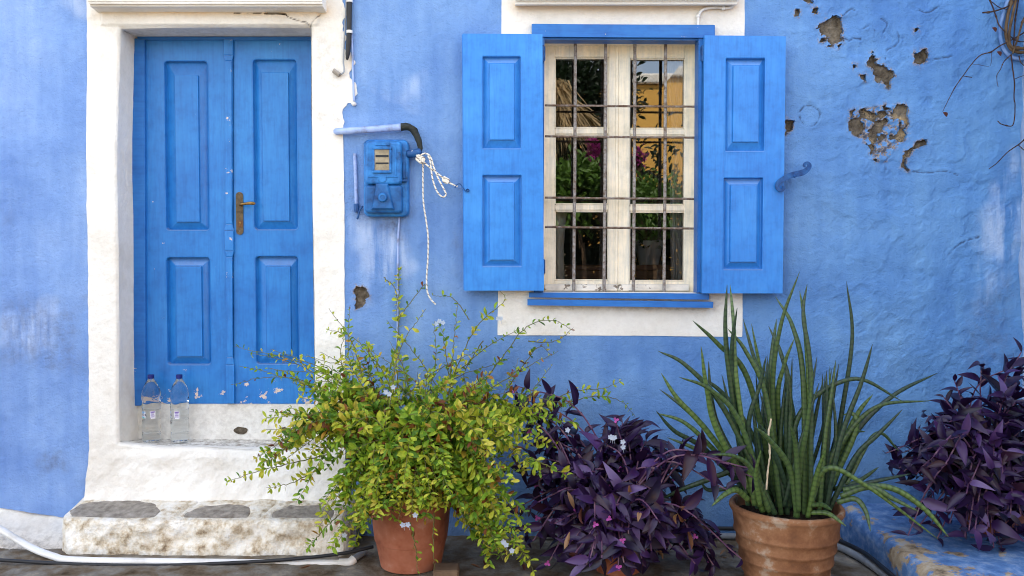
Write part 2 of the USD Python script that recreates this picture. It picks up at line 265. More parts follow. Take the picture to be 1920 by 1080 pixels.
bench_m = M('worn_blue_masonry', {
    'g': ('geometry', {}), 'n': ('noise_texture', {'scale': 7, 'detail': 7, 'roughness': .68}), 'a': ('attribute', {'attribute': 'wear'}), 'ad': ('math', {'math_type': 'add'}), 'th': ('map_range', {'from_min': .635, 'from_max': .67, 'clamp': True}),
    'n2': ('noise_texture', {'scale': 17, 'detail': 6, 'roughness': .65}), 'rb': ('rgb_ramp', {'ramp': [(.3, (.06, .14, .32)), (.5, (.12, .24, .48)), (.66, (.27, .38, .56)), (.75, (.42, .47, .54))]}),
    'ro': ('rgb_ramp', {'ramp': [(.32, (.13, .10, .07)), (.45, (.36, .27, .17)), (.6, (.50, .41, .29)), (.7, (.40, .42, .44))]}), 'm': ('mix', {}),
    'nb': ('noise_texture', {'scale': 26, 'detail': 7, 'roughness': .7}), 'b': ('bump', {'strength': .9, 'distance': .01}), 'p': ('principled_bsdf', {'roughness': .9, 'specular_ior_level': .15})},
    [('g.position', 'n.vector'), ('n.fac', 'ad.value1'), ('a.fac', 'ad.value2'), ('ad.value', 'th.value'), ('g.position', 'n2.vector'), ('n2.fac', 'rb.fac'), ('n2.fac', 'ro.fac'), ('th.result', 'm.fac'), ('rb.color', 'm.color1'), ('ro.color', 'm.color2'),
     ('m.color', 'p.base_color'), ('g.position', 'nb.vector'), ('nb.fac', 'b.height'), ('b.normal', 'p.normal')])
glass = M('window_glass', {'f': ('fresnel', {'IOR': 2.2}), 't': ('transparent_bsdf', {'color': (.93, .94, .93)}), 'gl': ('glossy_bsdf', {'roughness': .0, 'color': (1, 1, 1)}), 'm': ('mix_closure', {})},
          [('f.fac', 'm.fac'), ('t.BSDF', 'm.closure1'), ('gl.BSDF', 'm.closure2')], surface='m.closure')
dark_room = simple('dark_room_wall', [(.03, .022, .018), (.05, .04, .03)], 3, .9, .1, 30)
wood_brown = simple('varnished_wood', [(.12, .05, .025), (.2, .085, .04)], 6, .5, .2, 60, .001, .4, stretch=(1, 6, 6))
curtain_m = M('net_curtain', {'d': ('diffuse_bsdf', {'color': (.74, .74, .76)}), 't': ('translucent_bsdf', {'color': (.6, .6, .62)}), 'm': ('mix_closure', {'fac': .35})}, [('d.BSDF', 'm.closure1'), ('t.BSDF', 'm.closure2')], surface='m.closure')
ceramic = simple('white_ceramic', [(.55, .53, .5), (.65, .63, .6)], 5, .3, .1, 50, .001, .5)
bottle_m = M('clear_bottle', {'p': ('principled_bsdf', {'base_color': (.93, .97, 1.0), 'transmission_weight': 1.0, 'roughness': .03, 'ior': 1.33})}, [])
cap_m = simple('blue_cap', [(.01, .015, .12), (.012, .02, .16)], 8, .35, .1, 80)
label_m = {n: simple('label_' + n, [c, c], 5, .4, 0, 50) for n, c in dict(white=(.68, .67, .72), purple=(.13, .07, .32), cyan=(.04, .33, .66), green=(.05, .42, .30), ink=(.02, .012, .09)).items()}
rope_m = M('speckled_rope', {'a': ('attribute', {'attribute': 'twist'}), 'r': ('rgb_ramp', {'ramp': [(0, (.72, .68, .58)), (.74, (.72, .68, .58)), (.77, (.10, .05, .03)), (1, (.08, .04, .03))]}), 'p': ('principled_bsdf', {'roughness': .85})}, [('a.fac', 'r.fac'), ('r.color', 'p.base_color')])
twig = simple('dry_twig', [(.018, .009, .008), (.04, .02, .016), (.075, .045, .03)], 30, .8, .5, 90, .002)
vine_bark = simple('vine_bark', [(.04, .022, .01), (.085, .05, .024), (.14, .09, .045)], 25, .8, .6, 70, .003)

def leafmat(name, col, trans=.35, rough_=.45, back=None, island=False, ramp=None, spec=.35):
    nodes = {'p': ('principled_bsdf', {'roughness': rough_, 'base_color': col, 'specular_ior_level': spec}), 't': ('translucent_bsdf', {'color': tuple(np.array(col) * (1.3, 1.25, .8))}), 'm': ('mix_closure', {'fac': trans})}
    links = [('p.BSDF', 'm.closure1'), ('t.BSDF', 'm.closure2')]
    if ramp:
        nodes |= {'g': ('geometry', {}), 'r': ('rgb_ramp', {'ramp': ramp})}; links += [('g.random_per_island', 'r.fac'), ('r.color', 'p.base_color'), ('r.color', 't.color')]
    return M(name, nodes, links, 'm.closure')
PL = [(.30, .38, .035), (.20, .33, .03), (.10, .22, .025), (.38, .40, .05), (.33, .30, .035), (.05, .13, .02), (.45, .33, .04), (.15, .055, .02)]
PLW = [.22, .2, .13, .14, .12, .09, .06, .04]
plum_leaf = M('shrub_leaf', {'a': ('attribute', {'attribute': 'tone'}), 'g': ('geometry', {}), 'n': ('noise_texture', {'scale': 60, 'detail': 3}), 'rn': ('rgb_ramp', {'ramp': [(.3, (.75, .78, .75)), (.6, (1.3, 1.3, 1.25))]}), 'mu': ('mix', {'mix_type': 'multiply', 'fac': 1.0}),
    'r': ('rgb_ramp', {'ramp': [(0, (.17, .055, .02)), (.02, (.22, .08, .02)), (.03, (.44, .20, .035)), (.055, (.44, .31, .035)), (.065, (.06, .14, .018)), (.25, (.13, .26, .022)), (.45, (.26, .39, .03)), (.70, (.40, .47, .035)), (.9, (.54, .52, .055)), (1, (.58, .50, .08))]}),
    'p': ('principled_bsdf', {'roughness': .5, 'specular_ior_level': .3}), 't': ('translucent_bsdf', {}), 'm': ('mix_closure', {'fac': .33})},
    [('a.fac', 'r.fac'), ('r.color', 'mu.color1'), ('g.position', 'n.vector'), ('n.fac', 'rn.fac'), ('rn.color', 'mu.color2'), ('mu.color', 'p.base_color'), ('r.color', 't.color'), ('p.BSDF', 'm.closure1'), ('t.BSDF', 'm.closure2')], 'm.closure')
plum_stem = simple('shrub_stem', [(.10, .09, .03), (.16, .17, .05)], 20, .7, .2, 60)
petal_m = leafmat('pale_blue_petal', (.62, .70, .88), .3, .6)
PU = [(.019, .006, .040), (.034, .010, .064), (.065, .024, .115), (.028, .008, .022), (.12, .07, .19), (.009, .004, .020)]
purp_leaf = [leafmat(f'purple_leaf_{k}', c, .12, .38, spec=.45) for k, c in zip('abcdef', PU)]
purp_many = leafmat('purple_leaf_mixed', PU[0], .12, .38, ramp=[(i / 5, c) for i, c in enumerate(PU)], spec=.45)
purp_stem = simple('purple_stem', [(.06, .02, .06), (.12, .05, .10), (.24, .15, .15)], 18, .5, .2, 60)
pink_m = leafmat('pink_petal', (.62, .12, .50), .3, .5)
dry_leaf = [leafmat(f'dry_leaf_{k}', c, .2, .7) for k, c in zip('abc', [(.20, .09, .045), (.30, .17, .09), (.10, .03, .02)])]
sans_m = []
for k, (lo, hi) in enumerate([((.026, .046, .016), (.046, .08, .022)), ((.014, .028, .014), (.028, .052, .02)), ((.035, .065, .016), (.07, .115, .028)), ((.011, .023, .014), (.022, .042, .02))]):
    sans_m.append(M('banded_leaf_' + 'abcd'[k], {
        'a': ('attribute', {'attribute': 'along'}), 'g': ('geometry', {}), 'n': ('noise_texture', {'scale': 30, 'detail': 3}), 'nm': ('math', {'math_type': 'multiply', 'value2': 7.0}), 'ad': ('math', {'math_type': 'add'}), 'sn': ('math', {'math_type': 'sine'}),
        'ml': ('math', {'math_type': 'multiply', 'value2': 260.0}), 'mr': ('map_range', {'from_min': -1.0, 'from_max': 1.0, 'clamp': True}), 'r': ('rgb_ramp', {'ramp': [(.02, lo), (.22, tuple(np.array(lo) * .5 + np.array(hi) * .5)), (.4, hi), (1, tuple(np.array(hi) * 1.12))]}),
        'p': ('principled_bsdf', {'roughness': .38, 'specular_ior_level': .45})},
        [('a.fac', 'ml.value1'), ('g.position', 'n.vector'), ('n.fac', 'nm.value1'), ('ml.value', 'ad.value1'), ('nm.value', 'ad.value2'), ('ad.value', 'sn.value1'), ('sn.value', 'mr.value'), ('mr.result', 'r.fac'), ('r.color', 'p.base_color')]))
leaf_tip = simple('dry_tip', [(.45, .36, .24), (.55, .46, .33)], 30, .8, .1, 60)

# ------------------------------------------------------------------ ground
HB = -0.12
gx = np.concatenate([[-400, -60, -14], np.arange(-3.6, 3.4, .02), [14, 60, 400]]); gy = np.concatenate([[-400, -60, -14, -4, -2.2], np.arange(-1.6, .1, .02), [8, 60, 400]])
GX, GY = np.meshgrid(gx, gy); P3 = np.stack([GX, GY, 0 * GX], -1)
near = (np.abs(GX) < 3.6) & (GY > -1.7) & (GY < .2)
GZ = np.where(near, (fbm(P3 * 6, 5, 3) - .5) * .010 + (fbm(P3 * 30, 3, 4) - .5) * .010, 0.0)
gv = np.stack([GX, GY, GZ], -1).reshape(-1, 3)
obj('ground', (gv, grid_faces(len(gy), len(gx))[:, ::-1]), ground_m, smooth=True, kind='structure')
sx = np.linspace(-30, 30, 40); sy = np.linspace(-11.6, -1.75, 14); SX, SY = np.meshgrid(sx, sy)
obj('street', (np.stack([SX, SY, .012 + (fbm(np.stack([SX, SY, 0 * SX], -1) * .9, 3, 8) - .5) * .008], -1).reshape(-1, 3), grid_faces(14, 40)[:, ::-1]), street_m, smooth=True, kind='structure')

# ------------------------------------------------------------------ the blue wall with its white surrounds
door_open = [(224, 53), (400, 50), (583, 51), (584, 200), (585, 330), (587, 480), (589, 620), (590, 760), (591, 840), (480, 842), (380, 838), (300, 838), (224, 830), (222, 700), (222, 540), (220, 400), (219, 280), (222, 150)]
win_open = [(1021, 72), (1311, 74), (1308, 549), (1019, 547)]
door_white = [(162, -60), (164, 120), (163, 300), (165, 500), (167, 700), (168, 880), (166, 935), (160, 1010), (652, 1010), (648, 850), (647, 650), (646, 480), (645, 330), (643, 205), (652, 200), (662, 192), (664, 178), (659, 130), (656, 100), (646, 90), (642, 40), (642, -60)]
win_white = [(941, -60), (940, 60), (936, 300), (933, 628), (1080, 629), (1240, 630), (1392, 632), (1394, 300), (1396, 60), (1396, -60)]
def zA(p): return [(1480 + a / 3.273, b / 3.273) for a, b in p]
patches = [zA(p) for p in (
    [(190, 150), (230, 120), (280, 97), (328, 100), (330, 200), (320, 230), (300, 280), (265, 265), (240, 235), (205, 240), (190, 200)],
    [(485, 385), (515, 335), (535, 365), (530, 390), (575, 400), (605, 430), (635, 460), (605, 530), (580, 510), (530, 500), (515, 460), (520, 405)],
    [(762, 335), (800, 303), (833, 305), (835, 350), (800, 405), (765, 385)],
    [(370, 750), (400, 735), (440, 760), (435, 790), (400, 805), (372, 790)], [(480, 700), (540, 690), (535, 735), (490, 730)],
    [(520, 755), (560, 750), (560, 800), (540, 840), (515, 885), (500, 860), (495, 800)], [(540, 680), (600, 680), (605, 700), (570, 720), (545, 710)],
    [(690, 970), (715, 930), (770, 885), (830, 865), (838, 885), (780, 905), (745, 940), (718, 965), (708, 1000), (725, 1045), (698, 1025)],
    [(40, 55), (62, 55), (58, 100), (30, 100)], [(145, 55), (176, 50), (168, 82), (140, 78)], [(432, 462), (468, 457), (468, 498), (436, 488)], [(382, 392), (414, 396), (408, 422), (386, 418)], [(70, -40), (135, -40), (138, 10), (85, 9)],
    [(765, 172), (795, 168), (790, 188), (768, 196)])] + [[(664, 543), (680, 537), (692, 549), (682, 568), (669, 576)], [(1474, 224), (1488, 227), (1482, 246), (1473, 252)], [(488, 26.5), (505, 24), (520, 24), (537, 25.5), (543, 34), (536, 30), (520, 28.5), (500, 28.5)]]
flake_poly = zA([(365, 680), (450, 660), (705, 630), (740, 750), (705, 850), (640, 930), (600, 998), (540, 995), (495, 940), (445, 855), (365, 805)])
cracks = [zA(p) for p in ([(440, 185), (500, 155), (525, 190), (520, 230)], [(330, 95), (380, 55), (402, 62)], [(590, 365), (600, 310), (650, 280), (675, 245), (660, 195)], [(560, 110), (600, 150), (575, 210), (590, 230)],
    [(335, 230), (370, 250), (400, 235), (440, 238)], [(62, 690), (90, 655), (140, 650), (180, 680), (185, 720), (150, 770), (110, 775), (70, 740), (62, 690)], [(590, 990), (590, 1080)])]
cracks += [[(1400 + a / 2.16, b / 2.16) for a, b in p] for p in ([(650, 690), (730, 700), (800, 692), (870, 712)], [(820, 1030), (870, 985), (945, 960)], [(700, 40), (735, 52), (780, 25)], [(730, 245), (800, 235), (830, 228)])]
wcracks = [[(440, 26), (470, 26.5), (490, 26)], [(541, 33), (560, 40), (575, 43), (582, 50)], [(582, 48), (605, 22), (612, 8)]]
def H(P):
    "how far the plaster face lies behind y = 0 at points (x, z)"
    p3 = np.stack([P[:, 0], 0 * P[:, 0], P[:, 1]], 1); right = np.clip((P[:, 0] - .9) / .9, 0.25, 1)
    h = (fbm(p3 * 1.6, 3, 11) - .5) * .024 + (fbm(p3 * 6 + 9, 4, 12) - .5) * .014 * (.35 + right)
    lay = np.clip((fbm(p3 * 5 + 4, 5, 13) - .53) * 22, 0, 1) * .0042 + np.clip((fbm(p3 * 11 + 2, 5, 14) - .56) * 20, 0, 1) * .0030
    return h + lay * right
def sheet(name, xs, zs, fields, m, parent, extra=None, off=0.0, skirt=.02, label=None):
    "a plaster face on the grid xs, zs, cut where any of the fields (functions of the points) is negative, with its cut edges turned back into the wall"
    GXs, GZs = np.meshgrid(xs, zs); P = np.stack([GXs.ravel(), GZs.ravel()], 1)
    fl = [f(P) for f in fields]; A = np.zeros((len(P), 5)); y = H(P) + off
    y, A = extra(P, y, A) if extra else (y, A)
    V = np.stack([P[:, 0], y, P[:, 1]], 1); Fc = grid_faces(len(zs), len(xs)); sk = []
    n = len(fl); A = np.hstack([A, np.stack(fl, 1)]) if n else A
    for k in range(n):
        V, A, Fc, E = clip(V, A, Fc, A[:, 5 + k])
    e = np.sort(np.vstack([Fc[:, [0, 1]], Fc[:, [1, 2]], Fc[:, [2, 0]]]), 1); u, c = np.unique(e, axis=0, return_counts=True); be = u[c == 1]
    ids = np.unique(be); mp = -np.ones(len(V), int); mp[ids] = np.arange(len(ids)); a, b = mp[be[:, 0]], mp[be[:, 1]]; k = len(ids)
    SV = np.vstack([V[ids], V[ids] + [0, skirt, 0]]); SF = np.vstack([np.stack([a, b, b + k], 1), np.stack([a, b + k, a + k], 1)])
    VV = np.vstack([V, SV]); FF = np.vstack([Fc, SF + len(V)]); AA = np.vstack([A, A[ids], A[ids]])
    v, f, nn = meshkit.arrays(trimesh.Trimesh(V, Fc, process=False), True)
    g = obj(name, (VV, FF), m, parent, smooth=True, attrs={'wash': AA[:, 0], 'dirt_shade': AA[:, 1], 'flake': AA[:, 2], 'crack': AA[:, 3], 'warm_tint': AA[:, 4]})
    if label: g.SetCustomDataByKey('label', label)
    return g
def jag(P, amp=.010, s=34, seed=5): return (fbm(np.stack([P[:, 0], 0 * P[:, 0], P[:, 1]], 1) * s, 3, seed) - .5) * 2 * amp
WP = [W(p) for p in patches]; FL = W(flake_poly); DO, WO, DW, WW = W(door_open), W(win_open), W(door_white), W(win_white)
def f_patch(P):
    s = np.full(len(P), -9.); j1, j2 = jag(P, 1., 26, 5), jag(P, 1., 90, 6)
    for w in WP:
        a = math.sqrt(abs(sg.Polygon(w).area)); s = np.maximum(s, sdf(w, P) + (j1 * .30 + j2 * .12 + .07) * a)
    p3 = np.stack([P[:, 0], 0 * P[:, 0], P[:, 1]], 1); fk = sdf(FL, P)
    hole = (fbm(p3 * 17 + 3, 5, 91) - .50) * .16; edge = fk + jag(P, .03, 20, 7)
    return np.maximum(s, np.minimum(hole, edge))
base_line = W([(-400, 950), (0, 952), (60, 962), (120, 970), (175, 968)])
def f_base(P):
    zb = np.interp(P[:, 0], np.r_[base_line[:, 0], base_line[-1, 0] + .02], np.r_[base_line[:, 1], -.05]); return P[:, 1] - zb + jag(P, .004, 20)
def stains_shade(P, y, A):
    p3 = np.stack([P[:, 0], 0 * P[:, 0], P[:, 1]], 1)
    for pa in (W([(100, -30), (162, -30), (162, 40), (150, 42), (130, 20), (108, 8)]), W([(705, 170), (770, 165), (780, 220), (720, 215)]), W([(660, 420), (760, 410), (770, 500), (690, 520)]), W([(1850, 350), (1900, 300), (1900, 500), (1850, 560)]), W([(0, 560), (90, 580), (80, 650), (0, 640)])):
        A[:, 0] = np.maximum(A[:, 0], np.clip((sdf(pa, P, .3) + jag(P, .16, 5, 17) + .05) / .14, 0, 1) * .5)
    for pa, k in ((W([(0, 560), (160, 560), (165, 700), (0, 690)]), .55), (W([(70, 850), (120, 840), (130, 885), (75, 890)]), .8), (W([(690, 405), (770, 400), (765, 470), (700, 440)]), .9), (W([(850, 420), (866, 420), (866, 520), (852, 520)]), .7), (W([(655, 240), (668, 240), (672, 410), (655, 410)]), .6), (W([(1300, 990), (1576, 990), (1576, 1010), (1300, 1010)]), 1.), (W([(6, 402), (24, 402), (24, 420), (6, 420)]), 1.2), (W([(1800, 560), (1905, 500), (1905, 700), (1800, 700)]), .5)):  # dirt patches; the strip left of the left shutter is its painted shadow
        A[:, 1] = np.maximum(A[:, 1], np.clip((sdf(pa, P) + jag(P, .06, 8, 18) + .02) / .08, 0, 1) * k)
    fk = sdf(FL, P); A[:, 2] = np.clip(fk / .012 + .4, 0, 1) * .8
    y = y + np.clip(fk / .01, 0, 1) * (np.clip((fbm(p3 * 42, 4, 21) - .5) * 14, -1, 1) * .0055)
    sp = f_patch(P); A[:, 2] = np.maximum(A[:, 2], np.exp(-np.maximum(-sp, 0) / .006) * .9); y = y - .004 * np.exp(-np.maximum(-sp, 0) / .014)
    for c in cracks:
        d = dline(spline(W(c), 5 * len(c)), P) + jag(P, .006, 50, 9); A[:, 3] = np.maximum(A[:, 3], np.clip(1 - d / .0035, 0, 1) * .7); y = y + .005 * np.exp(-(d / .005) ** 2) - .004 * np.exp(-(np.maximum(d, 0) / .02) ** 2)
    return y, A
def white_marks(P, y, A):
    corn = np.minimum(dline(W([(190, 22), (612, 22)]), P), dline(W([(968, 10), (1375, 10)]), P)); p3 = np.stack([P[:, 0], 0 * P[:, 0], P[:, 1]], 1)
    A[:, 4] = np.exp(-corn / .028) * .85 + np.exp(-dline(W([(560, 40), (585, 55)]), P) / .02) * .15 + np.exp(-dline(W([(655, 120), (662, 135)]), P) / .02) * .5 + np.exp(-dline(W([(640, 255), (630, 240)]), P) / .012) * .5  # warm orange tone, strongest along both cornices and fading away from them
    A[:, 1] = np.clip((Z(960) - P[:, 1]) / .25 + .35, 0, 1) * .55 + np.exp(-np.abs(dline(W([(990, 577), (1340, 580)]), P)) / .008) * .4 + np.exp(-dline(W([(590, 215), (640, 225)]), P) / .03) * .35 + np.clip((sdf(W([(584, 60), (605, 62), (640, 110), (642, 165), (610, 175), (590, 150)]), P) + jag(P, .03, 9, 8)) / .03, 0, 1) * .22 + .10
    for c in wcracks:
        d = dline(W(c), P) + jag(P, .003, 70, 9); A[:, 3] = np.maximum(A[:, 3], np.clip(1 - d / .003, 0, 1)); y = y + .004 * np.exp(-(d / .005) ** 2)
    s = -np.maximum(sdf(DO, P), -9); r = .016; y = y + np.where((s < r) & (s > -.05), r - np.sqrt(np.maximum(r * r - np.clip(r - s, 0, r) ** 2, 0)), 0)
    low = np.clip((Z(842) - P[:, 1]) / .04, 0, 1) * (P[:, 0] < X(650)); y = y + low * ((fbm(p3 * 9, 4, 31) - .5) * .03 - .012 - .06 * np.clip((Z(842) - P[:, 1]) / .3, 0, 1) ** 2)
    band = np.clip(np.minimum((P[:, 1] - Z(48)) / .004, 1), 0, 1) * (P[:, 0] > X(198)) * (P[:, 0] < X(600)); y = y - band * .010
    return y, A
house = thing('house_wall', 'sky blue plastered house wall with whitewashed door and window surrounds and flaking patches', 'wall')
zs = np.arange(-.06, 2.92, .0062); xs = np.concatenate([np.arange(-3.6, 1.35, .0085), np.arange(1.35, 2.64, .0052)])
edge_w = lambda P: sdf(DW, P) + jag(P, .0025, 14, 3) + jag(P, .045, 16, 33) * np.clip((P[:, 0] - X(634)) / .03, 0, 1) * np.clip((P[:, 1] - Z(235)) / .05, 0, 1)
nd = lambda P: -edge_w(P)
obj_wall = sheet('wall_plaster', xs, zs, [nd, lambda P: -sdf(WW, P) + jag(P, .0015, 14, 4), lambda P: -f_patch(P), f_base], blue_wall, house, stains_shade)
sheet('door_surround', np.arange(X(150), X(690), .0065), zs, [lambda P: edge_w(P), lambda P: -sdf(DO, P), lambda P: -(sdf(WP[-1], P) + jag(P, .002, 60))], white_wall, house, white_marks, -.004, .03, 'whitewashed plaster band round the doorway, stained under its cornice')
sheet('window_surround', np.arange(X(925), X(1405), .0065), zs[zs > Z(640)], [lambda P: sdf(WW, P) - jag(P, .0015, 14, 4), lambda P: -sdf(WO, P)], white_wall, house, white_marks, -.003, .03, 'whitewashed plaster rectangle behind the window')
for w in WP + [FL]:
    lo, hi = w.min(0) - .035, w.max(0) + .035; ax, az = np.arange(lo[0], hi[0], .004), np.arange(lo[1], hi[1], .004); GXs, GZs = np.meshgrid(ax, az); P = np.stack([GXs.ravel(), GZs.ravel()], 1)
    p3 = np.stack([P[:, 0], 0 * P[:, 0], P[:, 1]], 1)
    obj('bare_patch', (np.stack([P[:, 0], H(P) + .017 + (fbm(p3 * 55, 4, 6) - .5) * .012, P[:, 1]], 1), grid_faces(len(az), len(ax))), render_ochre if w is FL else render_brown, house, smooth=True)
# door reveal: jambs and head between the wall face and the door plane, ledge and riser below
DY = .20
def loft(front, back, nm, m, seed, dirt_shade=0., n=18, warm_tint=0.):
    A, B = np.asarray(front), np.asarray(back); t = np.linspace(0, 1, n)[:, None, None]; V = A[None] * (1 - t) + B[None] * t
    d = (fbm(V * 12 + seed, 4, seed) - .5) * .010; V = V + d[..., None] * np.array([.5, 0, .5]); k = A.shape[0]
    q = np.full(n * k, 1.0)
    return obj(nm, (V.reshape(-1, 3), grid_faces(n, k)), m, house, smooth=True, attrs={'wash': 0 * q, 'dirt_shade': dirt_shade * q, 'flake': 0 * q, 'crack': 0 * q, 'warm_tint': warm_tint * q})
def line(a, b, n, y): return spline(U([p[0] for p in (a, *b)], [p[1] for p in (a, *b)], y), n)
fl_ = spline(U([224, 222, 219, 220, 222, 222, 224], [53, 150, 280, 400, 540, 700, 845], .012), 90)
bl_ = spline(U([258, 257, 254, 256, 257, 258, 262], [71, 150, 280, 400, 540, 700, 826], DY), 90)
loft(fl_, bl_, 'door_jamb', white_wall, 2, .12)
fr_ = spline(U([583, 584, 585, 587, 589, 590, 591], [51, 200, 330, 480, 620, 760, 845], .012), 90); br_ = fr_.copy(); br_[:, 1] = DY + .05
loft(br_, fr_, 'door_jamb', white_wall, 3)
ft_ = spline(U([222, 400, 584], [52, 50, 51], .012), 60); bt_ = spline(U([255, 400, 605], [71, 71, 71], DY), 60); bt_[:, 1] = DY + .04
loft(bt_, ft_, 'door_head', white_wall, 4, .25)
lf = spline(U([222, 300, 380, 480, 592], [832, 838, 838, 843, 842], .004), 70); lb = lf.copy(); lb[:, 1] = DY + .02; lb[:, 2] = lf[:, 2].mean() + .004
loft(lf, lb, 'door_ledge', white_wall, 5, .95, 26)
rt = spline(U([255, 400, 606], [757, 757, 757], DY - .012), 70); rb = rt.copy(); rb[:, 2] = lf[:, 2].mean() - .01
rt2 = rt + [0, .06, 0]
loft(rt, rb, 'threshold', white_wall, 6, .3, 20); loft(rt2, rt, 'threshold', white_wall, 7, .5, 4)
for (a, b, r) in ((451, 808, 9), (530, 806, 6)):
    c = U(a, b, DY - .0155); an = np.linspace(0, 2 * np.pi, 16, endpoint=False); rr = r * .00275 * (.8 + .5 * rng.random(16))
    pts = np.stack([c[0] + rr * 1.3 * np.cos(an), np.full(16, c[1]), c[2] + rr * .8 * np.sin(an)], 1); pts2 = pts + [0, .012, 0]
    obj('bare_patch', hull(np.vstack([pts, pts2])), render_brown, house)
# mouldings above door and window
def moulding(name, px0, px1, prof, m, parent, label=None):
    "prof: (photograph y, depth y) pairs from the top down; ends return to the wall"
    x0, x1 = X(px0, -.04), X(px1, -.04); n = 60; xsn = np.linspace(x0, x1, n); pr = np.array([(d, Z(py, d)) for py, d in prof]); V = []
    for i, x in enumerate(xsn):
        e = (fbm(np.array([[x * 3, 0, 1.]]), 3, 44)[0] - .5) * .006; V.append(np.stack([np.full(len(pr), x), pr[:, 0] + e, pr[:, 1] + e * .6], 1))
    V = np.array(V); k = len(pr); f = grid_faces(n, k); caps = []
    body = trimesh.Trimesh(V.reshape(-1, 3), f, process=False)
    for i in (0, n - 1):
        c = V[i]; caps.append(trimesh.Trimesh(np.vstack([c, [[c[0, 0], .03, c[:, 2].mean()]]]), [[j, j + 1, k] for j in range(k - 1)], process=False))
    g = obj(name, cat([body] + caps), m, parent, smooth=35)
    if label: g.SetCustomDataByKey('label', label)
moulding('door_cornice', 186, 613, [(-60, .0), (-58, -.12), (-20, -.12), (2, -.105), (4, -.10), (7, -.10), (8, -.088), (12, -.085), (13, -.078), (17, -.05), (22, -.02), (26, .01)], white_wall, house, 'white moulded cornice over the blue double door')
moulding('window_cornice', 966, 1376, [(-50, .0), (-48, -.09), (-4, -.09), (-2, -.07), (1, -.07), (2, -.06), (8, -.058), (10, -.05), (11, .01)], white_wall, house, 'white moulded drip ledge over the window')
# what stands behind and beside the face, out of the picture
obj('upper_wall', box(-9, 9, .004, .3, 2.90, 4.3, .01), blue_wall, house); obj('side_wall', box(-9, -3.595, .004, .3, -.1, 2.899, .01), blue_wall, house); obj('side_wall', box(2.66, 9, .012, .3, -.1, 2.899, .01), blue_wall, house)
obj('roof', box(-9, 9, .31, 7, 4.0, 4.3, .01), white_wall, house)
obj('back_wall', box(-9, 9, 6.7, 6.99, -.1, 3.99, .01), blue_wall, house); obj('end_wall', box(-9, -8.7, .31, 6.69, -.1, 3.99, .01), blue_wall, house); obj('end_wall', box(8.7, 9, .31, 6.69, -.1, 3.99, .01), blue_wall, house)
wi = U([1021, 1309], [73, 548], 0); ry = .34
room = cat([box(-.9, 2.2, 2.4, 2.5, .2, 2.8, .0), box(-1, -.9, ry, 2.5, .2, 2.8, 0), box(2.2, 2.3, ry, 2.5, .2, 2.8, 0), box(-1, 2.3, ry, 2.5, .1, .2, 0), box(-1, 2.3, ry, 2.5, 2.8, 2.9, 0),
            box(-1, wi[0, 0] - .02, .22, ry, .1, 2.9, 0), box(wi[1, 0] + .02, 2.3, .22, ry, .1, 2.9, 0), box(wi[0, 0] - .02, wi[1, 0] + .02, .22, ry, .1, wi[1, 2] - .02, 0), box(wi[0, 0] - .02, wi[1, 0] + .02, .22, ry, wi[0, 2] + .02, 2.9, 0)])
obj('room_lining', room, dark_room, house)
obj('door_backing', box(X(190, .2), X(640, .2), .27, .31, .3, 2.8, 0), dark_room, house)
# return wall at the right edge of the picture
rw = thing('return_wall', 'pale blue wall end meeting the flaking wall at the far right edge', 'wall')
ys = np.arange(-2.6, .06, .016); zr = np.arange(-.02, 3.4, .016); RY, RZ = np.meshgrid(ys, zr); q3 = np.stack([RY * 0 + 5, RY, RZ], -1)
x_of = 2.622 + (fbm(q3 * 5, 4, 51) - .5) * .03 + .010 * np.sin(RZ * 2.1)
edge_n = RZ.size; zz = np.zeros(edge_n)
topz = np.clip((RZ - 1.9) * 0, 0, 1)
obj('wall_face', (np.stack([x_of, RY, RZ], -1).reshape(-1, 3), grid_faces(len(zr), len(ys))), blue_wall, rw, smooth=True, attrs={'wash': zz + .8, 'dirt_shade': zz + .2, 'flake': zz, 'crack': zz, 'warm_tint': zz})
obj('wall_core', box(2.67, 3.0, -2.6, .0, -.05, 3.38, .01), blue_wall, rw)
# plaster skirt at the foot of the wall, far left
n, k = 60, 22; sxs = np.linspace(-3.6, X(215), n); V = []
for x in sxs:
    zb = np.interp(x, base_line[:, 0], base_line[:, 1]) + .012; t = np.linspace(0, 1, k); yy = .02 - .30 * t ** 1.3; zz_ = zb * (1 - t) ** 1.5 - .02 * t; V.append(np.stack([np.full(k, x), yy, zz_], 1))
V = np.array(V); V[..., 2] += (fbm(V * 11, 4, 61) - .5) * .02; V[..., 1] += (fbm(V * 8, 3, 62) - .5) * .02
sk = thing('plaster_skirt', 'whitewashed plaster fillet sloping from the blue wall to the ground at lower left', 'skirting')
nq = n * k; tq = np.tile(np.linspace(0, 1, k), n)
obj('plaster_slope', (V.reshape(-1, 3), grid_faces(n, k)), white_wall, sk, smooth=True, attrs={'wash': 0 * tq, 'dirt_shade': np.clip(tq * 1.6 - .3, .2, 1), 'flake': 0 * tq, 'crack': 0 * tq, 'warm_tint': np.clip(tq - .35, 0, 1) * .7})
